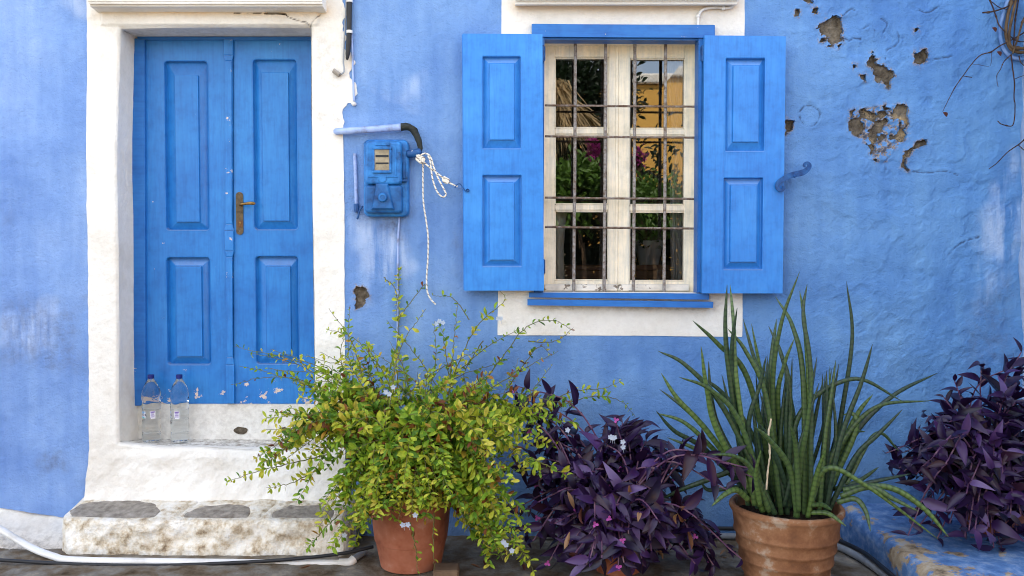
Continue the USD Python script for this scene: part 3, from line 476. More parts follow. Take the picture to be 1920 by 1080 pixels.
# ------------------------------------------------------------------ stone step
st = thing('door_step', 'rough whitewashed masonry step with three grey flagstones below the blue door', 'step')
yf = -.27
def stz(y): return .166 + .046 * (y - yf) / -yf
px0, px1 = 122, 655; x0, x1 = X(px0, yf) - .09, X(px1, yf)
cross = [(yf - .012, -.03), (yf - .010, .03), (yf - .004, .07), (yf - .006, .11), (yf - .002, .145)] + [(yf + .022 * (1 - math.cos(a)), .145 + .024 * math.sin(a)) for a in np.linspace(.3, 1.5, 5)] + [(y, stz(y)) for y in np.linspace(yf + .04, .03, 34)]
cp = spline(np.array([(0, a, b) for a, b in cross]), 130); n = 240; xs_ = np.linspace(x0, x1, n)
V = np.repeat(cp[None], n, 0); V[..., 0] = xs_[:, None]
el = np.clip((xs_ - x0) / .16, 0, 1); er = np.clip((x1 - xs_) / .05, 0, 1)
shr = np.sqrt(np.clip(1 - (1 - el) ** 2, 0, 1)) * np.sqrt(np.clip(1 - (1 - er) ** 2, 0, 1))
V[..., 1] = .03 + (V[..., 1] - .03) * (.55 + .45 * shr)[:, None]; V[..., 2] *= (.35 + .65 * np.sqrt(np.clip(1 - (1 - np.clip((xs_ - x0) / .035, 0, 1)) ** 2, 0, 1) * er.clip(.2, 1)))[:, None]
lump = (fbm(V * 8 + 3, 4, 71) - .5) * .060 + (fbm(V * 24, 4, 72) - .5) * .022; fr = np.clip((-.20 - V[..., 1]) / .05, 0, 1)
V[..., 1] -= lump * fr; V[..., 2] += (1 - fr) * (fbm(V * 14, 4, 73) - .5) * .012
stones = [[(130, 955), (150, 942), (200, 936), (262, 936), (292, 944), (303, 957), (290, 970), (240, 972), (180, 970), (135, 967)], [(332, 976), (350, 958), (385, 945), (440, 943), (468, 946), (472, 958), (462, 977), (400, 979)], [(498, 980), (512, 958), (545, 945), (600, 946), (628, 955), (625, 975), (600, 986), (540, 984)]]
def on_step(px, py):
    y = -.13
    for _ in range(12): p = UZ(px, py, stz(y)); y = min(max(p[1], yf + .03), .02)
    return p
SP = [np.array([on_step(*q)[:2] for q in s]) for s in stones]
XY = V.reshape(-1, 3)[:, :2]
for s in SP: V[..., 2] -= (np.clip(sdf(s, XY) / .012, 0, 1) * .016).reshape(n, -1) * (1 - fr)
for q in ([(308, 974), (330, 965), (375, 938)], [(480, 983), (490, 965), (520, 940)]):
    d = dline(np.array([on_step(*a)[:2] for a in q]), XY); V[..., 2] -= (np.exp(-(d / .006) ** 2) * .012).reshape(n, -1) * (1 - fr)
obj('step_body', (V.reshape(-1, 3), grid_faces(n, 130)), step_white, st, smooth=True)
for s in SP:
    pl = sg.Polygon(s).buffer(0).intersection(sg.box(-9, yf + .034, 9, .02)).buffer(.004); ax = np.arange(pl.bounds[0], pl.bounds[2], .008); ay = np.arange(pl.bounds[1], pl.bounds[3], .008); A_, B_ = np.meshgrid(ax, ay); P = np.stack([A_.ravel(), B_.ravel()], 1)
    fd = sdf(np.array(pl.exterior.coords)[:-1], P); fd = fd + jag(P, .014, 22, 3); Vv = np.stack([P[:, 0], P[:, 1], stz(P[:, 1]) - .002 - .012 * np.exp(-np.maximum(fd, 0) / .006) + (fbm(np.stack([P[:, 0], P[:, 1], 0 * P[:, 0]], 1) * 16, 4, 75) - .5) * .012], 1)
    v2, a2, f2, _ = clip(Vv, fd[:, None], grid_faces(len(ay), len(ax))[:, ::-1], fd); sw = trimesh.Trimesh(v2, f2, process=False)
    obj('flagstone', sw, stone_grey, st, smooth=True)
# ------------------------------------------------------------------ double door
def rring(x0, x1, z0, z1, r, y, n=5):
    P = []
    for cx, cz, a0 in ((x1 - r, z1 - r, 0), (x0 + r, z1 - r, 90), (x0 + r, z0 + r, 180), (x1 - r, z0 + r, 270)):
        for a in np.linspace(a0, a0 + 90, n): P.append((cx + r * math.cos(math.radians(a)), y, cz + r * math.sin(math.radians(a))))
    return np.array(P)
def raised_panel(outer, inner, yface, deep=.024, raise_=.006, r=.018, rin=.001, px=True):
    "a recessed panel whose wide bevel climbs to a raised field"
    a, b = U([outer[0], outer[1]], [outer[2], outer[3]], yface), U([inner[0], inner[1]], [inner[2], inner[3]], yface)
    ox0, ox1, oz1, oz0 = a[0, 0], a[1, 0], a[0, 2], a[1, 2]; ix0, ix1, iz1, iz0 = b[0, 0], b[1, 0], b[0, 2], b[1, 2]
    R = [rring(ox0 - .002, ox1 + .002, oz0 - .002, oz1 + .002, r, yface + .006), rring(ox0, ox1, oz0, oz1, r, yface - .001), rring(ox0 + .004, ox1 - .004, oz0 + .004, oz1 - .004, r - .003, yface + .001), rring(ox0 + .007, ox1 - .007, oz0 + .007, oz1 - .007, r - .005, yface + deep),
         rring(ox0 + .013, ox1 - .013, oz0 + .013, oz1 - .013, r * .5, yface + deep), rring(ix0 - .006, ix1 + .006, iz0 - .006, iz1 + .006, .001, yface + .003), rring(ix0 - .002, ix1 + .002, iz0 - .002, iz1 + .002, rin, yface + .004), rring(ix0, ix1, iz0, iz1, rin, yface - raise_), rring(ix0 + .006, ix1 - .006, iz0 + .006, iz1 - .006, rin, yface - raise_ - .001)]
    k = len(R[0]); V = np.vstack(R); i, j = np.meshgrid(np.arange(len(R) - 1), np.arange(k), indexing='ij'); jj = (j + 1) % k
    q = np.stack([i * k + j, i * k + jj, (i + 1) * k + jj, (i + 1) * k + j], -1).reshape(-1, 4); f = np.vstack([q[:, [0, 1, 2]], q[:, [0, 2, 3]]])
    V = np.vstack([V, V[-k:].mean(0)]); c = len(V) - 1; j = np.arange(k); f = np.vstack([f, np.stack([(len(R) - 1) * k + j, (len(R) - 1) * k + (j + 1) % k, np.full(k, c)], 1)])
    hole = sg.Polygon(R[1][:, [0, 2]])
    return trimesh.Trimesh(V, f, process=False), hole
def plate(outline, holes, y0, y1):
    pl = sg.Polygon(outline)
    for h in holes: pl = pl.difference(h)
    m = trimesh.creation.extrude_polygon(pl, y1 - y0, engine='earcut'); v = m.vertices.copy()
    m.vertices = np.stack([v[:, 0], y0 + v[:, 2], v[:, 1]], 1); m.invert(); return m
dd = thing('double_door', 'blue painted panelled double door with worn paint at its foot', 'door')
FY = .165; LY = .185
obj('door_frame', pxquad([(244, 70), (271, 74), (273, 760), (246, 762)], FY, .25, .004), frame_blue, dd)
obj('door_frame', pxquad([(257, 68.5), (610, 68.5), (610, 74.5), (257, 74.5)], FY + .008, .25, .003), frame_blue, dd)
leaf_spec = [([(272, 75), (437.5, 75), (437.5, 757), (273, 757)], [((306, 394, 113, 433), (329, 375, 142, 416)), ((310, 397, 481, 685), (331, 380, 500, 668))]),
             ([(439, 75), (612, 75), (612, 757), (439, 757)], [((472, 560, 110, 432), (492, 543, 137, 414)), ((477, 562, 479, 684), (500, 546, 500, 665))])]
leaves_ = []
for out, pans in leaf_spec:
    pm, hs = zip(*[raised_panel(o, i, LY, r=.022) for o, i in pans])
    lf_ = obj('door_leaf', plate(W(out, LY), hs, LY, LY + .035), door_blue, dd, smooth=30)
    for p in pm: obj('panel', p, door_blue, lf_, smooth=28)
    leaves_.append(lf_)
# meeting strip with its stopped chamfers: a bar of changing width on the left leaf
def strip(seg):
    ms = []
    for (ya, yb, xa, xb, xa2, xb2) in seg: ms.append(pxquad([(xa, ya), (xb, ya), (xb2, yb), (xa2, yb)], LY - .016, LY + .001, .004))
    return cat(ms)
obj('meeting_strip', strip([(74, 103, 419, 437, 419, 437), (103, 114, 419, 437, 422, 434), (114, 420, 422, 434, 423, 434.5), (420, 432, 423, 434.5, 420, 438), (432, 470, 420, 438, 421, 438), (470, 482, 421, 438, 424, 435), (482, 670, 424, 435, 425, 436), (670, 684, 425, 436, 423, 439), (684, 757, 423, 439, 424, 439)]), door_edge, leaves_[0])
lp = rring(0, .038, 0, .228, .0185, 0, 9); a0 = U(443.5, 440, LY)
lk = plate(lp[:, [0, 2]] + [a0[0], a0[2]], [], LY - .005, LY + .001)
lock = obj('lock_plate', lk, brass_plate, leaves_[1], label='tarnished brass lock plate', smooth=30)
lv = U([450, 452, 460, 470, 479], [383, 382.5, 382, 381, 382], [LY - .012, LY - .04, LY - .052, LY - .05, LY - .046])
obj('lever', tube(np.vstack([[lv[0] + [0, .012, 0]], spline(lv, 16)]), np.r_[.011, np.interp(np.linspace(0, 1, 16), [0, .2, .5, .8, .95, 1], [.010, .008, .0068, .0095, .008, .003])], 10), brass, leaves_[1])
ky = U(450.5, 420, LY - .005); obj('keyhole', cat([box(ky[0] - .014, ky[0] + .014, LY - .0065, LY - .0045, ky[2] - .018, ky[2] + .019, .001)]), simple('rusted_escutcheon', [(.10, .04, .015), (.16, .07, .025)], 60, .6), leaves_[1])
obj('key_cylinder', cat([trimesh.creation.cylinder(.006, .004, sections=16, transform=trimesh.geometry.align_vectors([0, 0, 1], [0, 1, 0])).apply_translation([ky[0], LY - .0075, ky[2] + .006]), box(ky[0] - .002, ky[0] + .002, LY - .0095, LY - .006, ky[2] - .010, ky[2] + .006, .0005)]), brass, leaves_[1])
for py in (362.5, 433.5):
    c = U(449.8, py, LY - .005); obj('screw', trimesh.creation.icosphere(1, .0035).apply_translation(c), rust, leaves_[1])
# ------------------------------------------------------------------ window
wn = thing('casement_window', 'cream casement window of six panes in a blue wooden frame', 'window')
obj('outer_frame', pxquad([(997, 44.5), (1341, 46.5), (1341, 71), (997, 69)], -.034, .06, .006), frame_blue, wn)
obj('outer_frame', pxquad([(1003, 69.2), (1021, 69.2), (1019, 548), (1001, 548)], -.026, .06, .003), frame_blue, wn); obj('outer_frame', pxquad([(1310, 71.2), (1331, 71.2), (1328, 549), (1307, 549)], -.026, .06, .003), frame_blue, wn)
obj('frame_bead', pxquad([(1021, 71.3), (1310, 72.8), (1310, 75.6), (1021, 74)], -.018, .06, .002), frame_blue, wn)
obj('frame_bead', pxquad([(1311.5, 100), (1316, 100), (1314, 548), (1309.5, 548)], -.034, -.024, .002), frame_blue, wn)
obj('sill', cat([pxquad([(989, 561), (1338, 566), (1337, 577.5), (989, 572.5)], -.050, .06, .004), pxquad([(992, 548.2), (1330, 550.5), (1330, 562), (992, 557.5)], -.036, .06, .004)]), frame_blue, wn)
CY = .125
rv = [pxquad([(1018, 71), (1312, 73), (1312, 69), (1018, 67)], .0, CY + .1, .001), ]
i0, i1 = U(1020, 74, .0), U(1311, 548, .0)
obj('inner_lining', cat([box(i0[0] - .03, i1[0] + .03, .061, CY + .09, i0[2], i0[2] + .03, .002), box(i1[0], i1[0] + .03, .061, CY + .09, i1[2], i0[2] - .001, .002), box(i0[0] - .03, i0[0], .061, CY + .09, i1[2], i0[2] - .001, .002), box(i0[0] - .03, i1[0] + .03, .061, CY + .09, i1[2] - .03, i1[2] - .001, .002)]), cream_wood, wn)
zt, zb = Z(86, CY), Z(546, CY)
for s, (xa, xb, pa, pb, dy) in enumerate(((1015, 1158.6, 1040, 1141.5, 0), (1159.4, 1303, 1180, 1285, 1.5))):
    ca = []
    rows = [(107, 240), (252, 383), (395, 526)]
    ca.append(pxbox(xa, pa, 82, 547, CY, CY + .045, .004)); ca.append(pxbox(pb, xb, 82, 547, CY, CY + .045, .004))
    for (u0, u1) in ((82, 107 + dy), (526 + dy, 547)): ca.append(pxbox(pa + .05, pb - .05, u0, u1, CY + .0015, CY + .045, .004))
    cs = obj('casement', cat(ca), cream_wood, wn)
    for (u0, u1) in ((240 + dy, 252 + dy), (383 + dy, 395 + dy)): obj('glazing_bar', pxbox(pa + .05, pb - .05, u0, u1, CY + .003, CY + .045, .006), cream_wood, cs)
    # putty beads round each pane
    for (u0, u1) in rows:
        a, b = U(pa, u0 + dy, CY), U(pb, u1 + dy, CY); bd = []
        for (x0_, x1_, z0_, z1_) in ((a[0], a[0] + .007, b[2], a[2]), (b[0] - .007, b[0], b[2], a[2])): bd.append(box(x0_, x1_, CY + .006, CY + .024, z0_, z1_, .004))
        for (z0_, z1_) in ((a[2] - .007, a[2]), (b[2], b[2] + .007)): bd.append(box(a[0] + .0072, b[0] - .0072, CY + .006, CY + .024, z0_, z1_, .004))
        obj('bead', cat(bd), cream_wood, cs)
        gp = np.array([[a[0] - .004, CY + .026, b[2] - .004], [b[0] + .004, CY + .026, b[2] - .004], [b[0] + .004, CY + .026, a[2] + .004], [a[0] - .004, CY + .026, a[2] + .004]])
        gp[:, 1] += rng.normal(0, .0006, 4)
        obj('pane', (gp, [[0, 1, 2], [0, 2, 3]]), glass, cs, smooth=False)
    obj('weatherboard', pxbox(xa + (6 if s == 0 else .5), xb - (.5 if s == 0 else 10), 533, 546, CY - .022, CY - .001, .005), sill_wood, cs)
obj('meeting_bead', pxbox(1155, 1158.2, 88, 532, CY - .006, CY - .0005, .002), cream_wood, wn)
gr = thing('window_grille', 'rusty iron security grille of crossed bars in front of the cream window', 'grille')
GY_ = .078
for (a, b) in ((1079, 1075.5), (1135.5, 1132.5), (1190.5, 1187.5), (1248, 1245)):
    P = spline(U([a, (a + b) / 2 + .4, b], [78, 310, 547], GY_), 60); obj('bar', rough(tube(P, .0085, 8), .0012, 90, 3), bar_grey, gr, label='upright square iron bar')
for (a, b) in ((198, 200), (256, 258), (371, 373), (426, 428.5)):
    P = spline(U([1022, 1160, 1304], [a - .5, (a + b) / 2, b], GY_ - .014), 40); obj('bar', rough(tube(P, .0058, 8), .001, 90, 4), rust, gr, label='level round iron bar')
# shutters
def shutter(name, label, out, pans, hinge_px):
    t = thing(name, label, 'shutter', None); SY = -.075
    pm, hs = zip(*[raised_panel(o, i, SY, deep=.020, raise_=.005, r=.008) for o, i in pans])
    fr_m = obj('frame', plate(W(out, SY), hs, SY, SY + .034), shutter_blue, t, smooth=30)
    for p in pm: obj('panel', p, shutter_blue, t, smooth=28)
    for py in (100, 500):
        c = U(hinge_px, py, -.04); obj('hinge', cat([tube([c + [0, 0, -.04], c + [0, 0, .04]], .008, 10), box(c[0] - .012, c[0] + .012, -.040, -.030, c[2] - .035, c[2] + .035, .001)]), iron_blue, t)
    # battens along the outer edge
    xs2 = [p[0] for p in out]
    return t, SY
sh1, SY = shutter('shutter', 'blue panelled shutter open on the left of the window, tied to a rope', [(868, 63), (1017, 64), (1020, 545), (871, 545)], [((903, 978, 104, 280), (918, 964, 120, 262)), ((903, 979.5, 327, 501), (918, 964, 343, 487))], 1018)
obj('edge_lath', pxquad([(866, 64), (868.6, 64), (871.6, 544), (869, 544)], -.06, -.042, .002), shutter_blue, sh1)
sh2, _ = shutter('shutter', 'blue panelled shutter open on the right of the window, held by a scrolled catch', [(1321, 66), (1473.5, 68), (1467.5, 550), (1316.5, 550)], [((1360, 1434.5, 107.5, 285), (1375, 1421, 124, 266)), ((1356, 1431, 332, 507), (1370, 1417, 348, 491))], 1318)
# scrolled catch
ct = thing('shutter_catch', 'scrolled blue iron catch on the wall at the right shutter edge', 'catch')
cx = [(1470, 353.5), (1467.5, 352), (1466, 354), (1469, 356.5), (1472, 352), (1468, 345), (1461, 345), (1458, 350)]
sp = [(1469, 350), (1467, 347.5), (1464.5, 349), (1464.5, 353.5), (1468.5, 355.5), (1470, 352)]
cur = [(1466, 350.5), (1468.5, 350.5), (1469.5, 354), (1465, 357), (1459, 354.5), (1457, 348), (1461, 341), (1470, 335), (1480, 330), (1490, 327), (1500, 325), (1508, 322), (1515, 316), (1517.5, 310.5), (1514, 306), (1509, 307), (1507.5, 311), (1510, 312.5)]
P = spline(U([p[0] for p in cur], [p[1] for p in cur], np.linspace(-.092, -.075, len(cur))), 90); tt = np.linspace(0, 1, 90)
wd = np.interp(tt, [0, .2, .5, .62, .8, 1], [.005, .008, .015, .015, .009, .004]); T_ = np.gradient(P, axis=0); T_ /= np.linalg.norm(T_, axis=1, keepdims=True); Nn = np.cross(T_, [0, 1, 0])
ring = [P + Nn * wd[:, None] + [0, -.005, 0], P - Nn * wd[:, None] + [0, -.005, 0], P - Nn * wd[:, None] + [0, .0025, 0], P + Nn * wd[:, None] + [0, .0025, 0]]
V = np.stack(ring, 1).reshape(-1, 3); fq = []
for i in range(89):
    for j in range(4): a_, b_ = i * 4 + j, i * 4 + (j + 1) % 4; fq.append([a_, b_, b_ + 4, a_ + 4])
obj('scroll', (V, np.array(fq)), iron_blue, ct, smooth=30)
c = U(1489.5, 330.5, -.088); obj('pivot_bolt', cat([trimesh.creation.icosphere(2, .008).apply_translation(c), tube([c, [c[0], .02, c[2]]], .005, 8)]), iron_blue, ct)
# ------------------------------------------------------------------ inside the window
cu = thing('net_curtain', 'sheer white net curtain gathered at the right inside the window', 'curtain')
n, k = 60, 50; tz = np.linspace(0, 1, k); V = []
for i in range(n):
    u = i / (n - 1); py = 95 + tz * 440; wl = np.interp(tz, [0, .25, .42, .6, 1], [1243, 1250, 1262, 1256, 1258]); px_ = wl + (1302 - wl) * u; V.append(U(px_, py, .205 + .012 * np.sin(u * 38 + tz * 2) + .010 * np.sin(u * 17 + 1)))
obj('cloth', (np.array(V).reshape(-1, 3), grid_faces(n, k)), curtain_m, cu, smooth=True)
tb = thing('table', 'brown wooden table inside the room, behind the lower panes', 'table')
a = U(1040, 497, .55); b = U(1265, 513, .55)
obj('tabletop', box(a[0] - .2, b[0] + .2, .55, 1.15, a[2] - .03, a[2], .004), wood_brown, tb); obj('apron', box(a[0] - .18, b[0] + .18, .57, .60, b[2] - .03, a[2] - .0305, .004), wood_brown, tb)
for xx in (a[0] - .15, b[0] + .15):
    for yy in (.62, 1.1): obj('leg', box(xx - .03, xx + .03, yy - .02, yy + .03, .2, a[2] - .031, .004), wood_brown, tb)
vs = thing('vase', 'tall white flared vase inside the lower left pane', 'vase')
c = U(1046, 530, .27); hgt = U(1046, 400, .27)[2] - c[2]; obj('vase_body', lathe([(.001, 0), (.034, 0), (.036, .05), (.032, hgt * .5), (.040, hgt * .8), (.050, hgt), (.046, hgt), (.038, hgt * .8), (.026, .1)], 32, c), ceramic, vs, smooth=50)
obj('plinth', box(c[0] - .10, c[0] + .10, c[1] - .05, c[1] + .06, .2, c[2] - .001, .004), wood_brown, vs)
fp = thing('flowerpot', 'small white flowerpot with a leafy houseplant on the indoor table', 'potted plant')
c = np.array([X(1216, .95), .95, a[2] + .001]); obj('pot', lathe([(.001, 0), (.06, 0), (.085, .12), (.09, .12), (.09, .15), (.08, .15), (.07, .11), (.001, .11)], 28, c), ceramic, fp)
# ------------------------------------------------------------------ leaf makers
def leafset(base, d, nrm, L, Wd, fold=.25, curl=.2, st=6, shape='oval', twist=None):
    "vertices (n, st*3, 3) and one leaf's faces"
    base, d, nrm = (np.asarray(q, float) for q in (base, d, nrm)); d = d / np.linalg.norm(d, axis=1, keepdims=True); s = np.cross(d, nrm); s /= np.maximum(np.linalg.norm(s, axis=1, keepdims=True), 1e-9); nr = np.cross(s, d)
    u = np.linspace(0, 1, st); prof = {'oval': np.sin(np.pi * np.clip(u * .93 + .05, 0, 1)) ** .75 * (.62 + .5 * u), 'lance': np.sin(np.pi * np.clip(u ** .72 * .97 + .03, 0, 1)) ** .85, 'palm': (1 - u) ** .6}[shape]; prof[-1] = .02
    L, Wd, fold, curl = (np.broadcast_to(np.asarray(q, float), len(base))[:, None, None] for q in (L, Wd, fold, curl)); uu = u[None, :, None]
    mid = base[:, None] + d[:, None] * L * (uu - curl * .35 * uu ** 2) - nr[:, None] * L * curl * uu ** 2
    w = Wd * .5 * prof[None, :, None]; lift = nr[:, None] * (w * fold * 2)
    V = np.stack([mid - s[:, None] * w + lift, mid, mid + s[:, None] * w + lift], 2).reshape(len(base), st * 3, 3)
    return V, grid_faces(st, 3)
def merge(V, f):
    n, k = V.shape[:2]; return V.reshape(-1, 3), (f[None] + (np.arange(n) * k)[:, None, None]).reshape(-1, 3)
def projected(P):
    q = P - CAM; dep = q @ _fw; return np.stack([960 + F * q[:, 0] / dep, 540 - F * (q @ _up) / dep, dep], 1)
def lay_leaves(parent, V, f, mats, many, limit=290, pick=None, name='leaf', tone=None):
    "the nearest-looking leaves become parts of their own, the others one part"
    c = V.mean(1); q = projected(c); inside = (q[:, 0] > -10) & (q[:, 0] < 1930) & (q[:, 1] > -10) & (q[:, 1] < 1090)
    e1, e2 = V[:, 1] - V[:, -2], V[:, (f.max() // 2) - 1] - V[:, (f.max() // 2) + 1]; area = np.abs(np.cross(e1, e2)[:, 1])
    score = np.where(inside, area / q[:, 2] ** 2 * np.exp(-(q[:, 2] - q[:, 2].min()) * 3.0), -1); order = np.argsort(-score)
    big, rest = order[:limit], order[limit:]
    for i in big: obj(name, (V[i], f), mats[pick[i]] if pick is not None else mats[0], parent, smooth=True, attrs=None if tone is None else {'tone': np.full(V.shape[1], tone[i])})
    if len(rest): obj('small_leaves', merge(V[rest], f), many, parent, smooth=True, attrs=None if tone is None else {'tone': np.repeat(tone[rest], V.shape[1])}, kind='stuff')
def rnd_unit(n): v = rng.normal(size=(n, 3)); return v / np.linalg.norm(v, axis=1, keepdims=True)
def pot(t, c, prof, m, seg=64, wob=None, soil_r=None, soil_z=None):
    obj('pot', lathe(prof, seg, c, wob), m, t, smooth=40)
    if soil_r:
        a = np.linspace(0, 2 * np.pi, 40, endpoint=False); rr = np.linspace(0, soil_r, 8); R, A = np.meshgrid(rr, a, indexing='ij'); V = np.stack([c[0] + R * np.cos(A), c[1] + R * np.sin(A), c[2] + soil_z + (fbm(np.stack([R * np.cos(A), R * np.sin(A), 0 * R], -1) * 25, 3, 3) - .5) * .03], -1).reshape(-1, 3); k = 40
        f = [[i * k + j, (i + 1) * k + j, (i + 1) * k + (j + 1) % k, i * k + (j + 1) % k] for i in range(7) for j in range(k)]
        obj('soil', (V, np.array(f)), soil, t, smooth=True)
def pot_profile(r0, r1, h, rim=.05, lip=.012, th=.014):
    return [(.001, 0), (r0 - .01, 0), (r0, .008), (r0 + (r1 - r0) * .72, h * .68), (r0 + (r1 - r0) * .72 + .003, h * .69), (r1, h - .012), (r1 + .006, h - .006), (r1 + .004, h), (r1 - th * .5, h + .002), (r1 - th, h - .005), (r1 - th - .004, h - .05), (r0, h * .55)]
# houseplant leaves indoors
N = 90; bb = np.repeat((c + [0, 0, .12])[None], N, 0) + rng.normal(0, .02, (N, 3)); dv = rnd_unit(N) * [.8, .8, .7] + [0, 0, .7]; Vh, fh = leafset(bb + dv * rng.uniform(.02, .2, N)[:, None], dv, rnd_unit(N) + [0, -.5, .8], rng.uniform(.06, .11, N), .035)
obj('foliage', merge(Vh, fh), leafmat('houseplant_leaf', (.06, .12, .03)), fp, smooth=True, kind='stuff')
# ------------------------------------------------------------------ shrub in the red pot
sb = thing('flowering_shrub', 'sprawling yellow green shrub with pale blue flowers filling a red clay pot by the step', 'shrub')
PC = np.array([X(769, -.40), -.40, 0.0])
tpot = thing('terracotta_pot', 'smooth red clay pot half hidden under the sprawling green shrub', 'flowerpot')
pot(tpot, PC, [(.001, 0), (.13, 0), (.142, .006), (.165, .12), (.168, .125), (.170, .13), (.178, .20), (.186, .30), (.19, .345), (.196, .352), (.194, .36), (.182, .36), (.178, .34), (.15, .2)], terracotta, soil_r=.175, soil_z=.32)
crown = PC + [0, 0, .33]
stems, LB, LD, LN, LL, LW, LT = [], [], [], [], [], [], []
def leafy(P, start, gap, per, size, spread=1.0):
    "leaf clusters along a stem"
    seg = np.linalg.norm(np.diff(P, axis=0), axis=1); cum = np.r_[0, np.cumsum(seg)]; tot = cum[-1]; s = start * tot; side = rng.random() * 6.28; tone = rng.random()
    while s < tot:
        p = np.array([np.interp(s, cum, P[:, i]) for i in range(3)]); q = np.array([np.interp(min(s + .01, tot), cum, P[:, i]) for i in range(3)]) - np.array([np.interp(max(s - .01, 0), cum, P[:, i]) for i in range(3)]); q /= np.linalg.norm(q) + 1e-9
        side += 2.4; a1 = np.cross(q, [0, .3, 1.]); a1 /= np.linalg.norm(a1) + 1e-9; a2 = np.cross(q, a1); sz = size * (1.0 if s < tot * .8 else .7)
        for k in range(rng.poisson(per) if per > 1.5 else int(rng.random() < per) + 0):
            a = side + rng.normal(0, .8) + k * 2.1; o = a1 * math.cos(a) + a2 * math.sin(a); dd_ = o * spread + q * rng.uniform(.2, .9) + [0, -.12, .10] + rng.normal(0, .15, 3)
            LB.append(p + o * .002); LD.append(dd_); LN.append(np.array([0, -.65, .75]) + rng.normal(0, .45, 3)); l = sz * rng.uniform(.55, 1.2); LL.append(l); LW.append(l * rng.uniform(.36, .54)); LT.append(rng.random() if rng.random() < .3 else float(np.clip(tone + rng.normal(0, .13) + .12 * (s / tot - .7), 0, .999)))
        s += gap * rng.uniform(.7, 1.3)
    stems.append(P)
lobes = [(800, 800, 190, 120, 44, -.72, -.30), (640, 790, 120, 90, 22, -.62, -.22), (590, 860, 110, 55, 16, -.62, -.30), (700, 690, 110, 70, 14, -.5, -.12), (950, 790, 130, 75, 24, -.62, -.22), (760, 890, 130, 55, 22, -.80, -.56), (920, 950, 70, 75, 20, -.80, -.5), (660, 960, 70, 50, 12, -.74, -.5), (850, 740, 120, 60, 14, -.5, -.15), (570, 730, 60, 40, 7, -.4, -.15), (930, 1030, 70, 35, 9, -.74, -.55), (1000, 870, 60, 50, 7, -.7, -.5), (790, 1000, 30, 40, 2, -.72, -.66), (720, 955, 60, 30, 8, -.74, -.62), (840, 945, 60, 40, 10, -.76, -.62), (760, 935, 90, 28, 16, -.82, -.66), (800, 900, 60, 30, 8, -.8, -.66), (770, 965, 75, 22, 9, -.80, -.68), (640, 1000, 45, 35, 7, -.74, -.55), (955, 1030, 50, 35, 7, -.8, -.6), (540, 830, 70, 60, 8, -.6, -.3), (960, 1000, 60, 55, 10, -.8, -.55), (600, 930, 60, 40, 8, -.7, -.45), (1000, 770, 90, 40, 9, -.5, -.2)]
for (cx_, cy_, rx, ry_, cnt, ya, yb) in lobes:
    for _ in range(int(cnt * 1.05)):
        a, r = rng.random() * 6.283, math.sqrt(rng.random()); y = rng.uniform(ya, yb); T = U(cx_ + rx * r * math.cos(a), cy_ + ry_ * r * math.sin(a), y)
        st_ = crown + np.array([rng.uniform(-.12, .12), rng.uniform(-.12, .12), 0]); dv = T - st_; mid = st_ + dv * .5 + [0, 0, .10 + .18 * np.linalg.norm(dv[:2]) - (.05 if T[2] > .6 else -.06)] + rng.normal(0, .03, 3); mid[1] = min(mid[1], -.06)
        P = spline([st_, mid, T], 18); P[:, 1] = np.minimum(P[:, 1], -.03); leafy(P, .34, .021, 2.6, .050)
sprays = [([(840, 740), (868, 660), (905, 600), (945, 565), (938, 545)], -.12, 2.2, .042), ([(890, 740), (935, 680), (985, 615), (1035, 600), (1072, 618)], -.10, 1.6, .036), ([(745, 740), (744, 660), (748, 580), (747, 500)], -.035, 2.0, .036), ([(720, 720), (690, 660), (655, 630), (612, 617)], -.14, 1.9, .036), ([(650, 730), (600, 690), (555, 672), (508, 655)], -.22, 1.5, .034), ([(640, 745), (560, 712), (500, 708), (432, 722)], -.20, .75, .036), ([(1000, 770), (1070, 735), (1130, 728), (1165, 714)], -.12, 2.2, .040), ([(1010, 780), (1100, 745), (1160, 750), (1192, 782)], -.14, 1.6, .036),
          ([(620, 850), (540, 870), (480, 885), (425, 903)], -.45, 2.4, .040), ([(610, 870), (550, 905), (500, 915)], -.45, 2.0, .036), ([(770, 980), (780, 1030), (783, 1075)], -.66, 1.4, .034), ([(815, 960), (812, 1010), (815, 1070)], -.66, 1.6, .034), ([(845, 740), (838, 680), (832, 635), (822, 605)], -.10, 2.0, .038), ([(950, 730), (985, 680), (1012, 650), (1036, 668)], -.08, 1.8, .036), ([(905, 640), (870, 700), (880, 730)], -.05, 1.6, .036), ([(745, 600), (790, 540), (800, 535)], -.035, .8, .03), ([(880, 600), (850, 560), (812, 555)], -.035, .8, .03), ([(930, 1000), (985, 1040), (1000, 1075)], -.72, 2.3, .040), ([(640, 960), (600, 1000), (575, 1030)], -.62, 2.2, .036),
          ([(1000, 860), (1040, 880), (1062, 890)], -.72, 2.4, .042), ([(720, 520), (742, 545), (745, 600)], -.035, 1.5, .03), ([(700, 700), (660, 690), (600, 660)], -.16, 1.5, .032), ([(990, 640), (1040, 640), (1075, 615)], -.06, 1.2, .03), ([(640, 800), (560, 780), (505, 770)], -.40, 2.2, .036), ([(600, 740), (540, 700), (500, 690)], -.25, 1.6, .034)]
for _ in range(34):
    a = rng.uniform(math.radians(20), math.radians(165)); c0 = np.array([790 + rng.uniform(-120, 150), 800 + rng.uniform(-60, 40)]); ln = rng.uniform(170, 260); e1 = c0 + [ln * math.cos(a) * 1.15, -ln * math.sin(a) * .85]; m1 = (c0 + e1) / 2 + [rng.normal(0, 12), -18]
    sprays.append(([tuple(c0), tuple(m1), tuple(e1)], rng.uniform(-.45, -.10), rng.uniform(1.0, 2.0), .034))
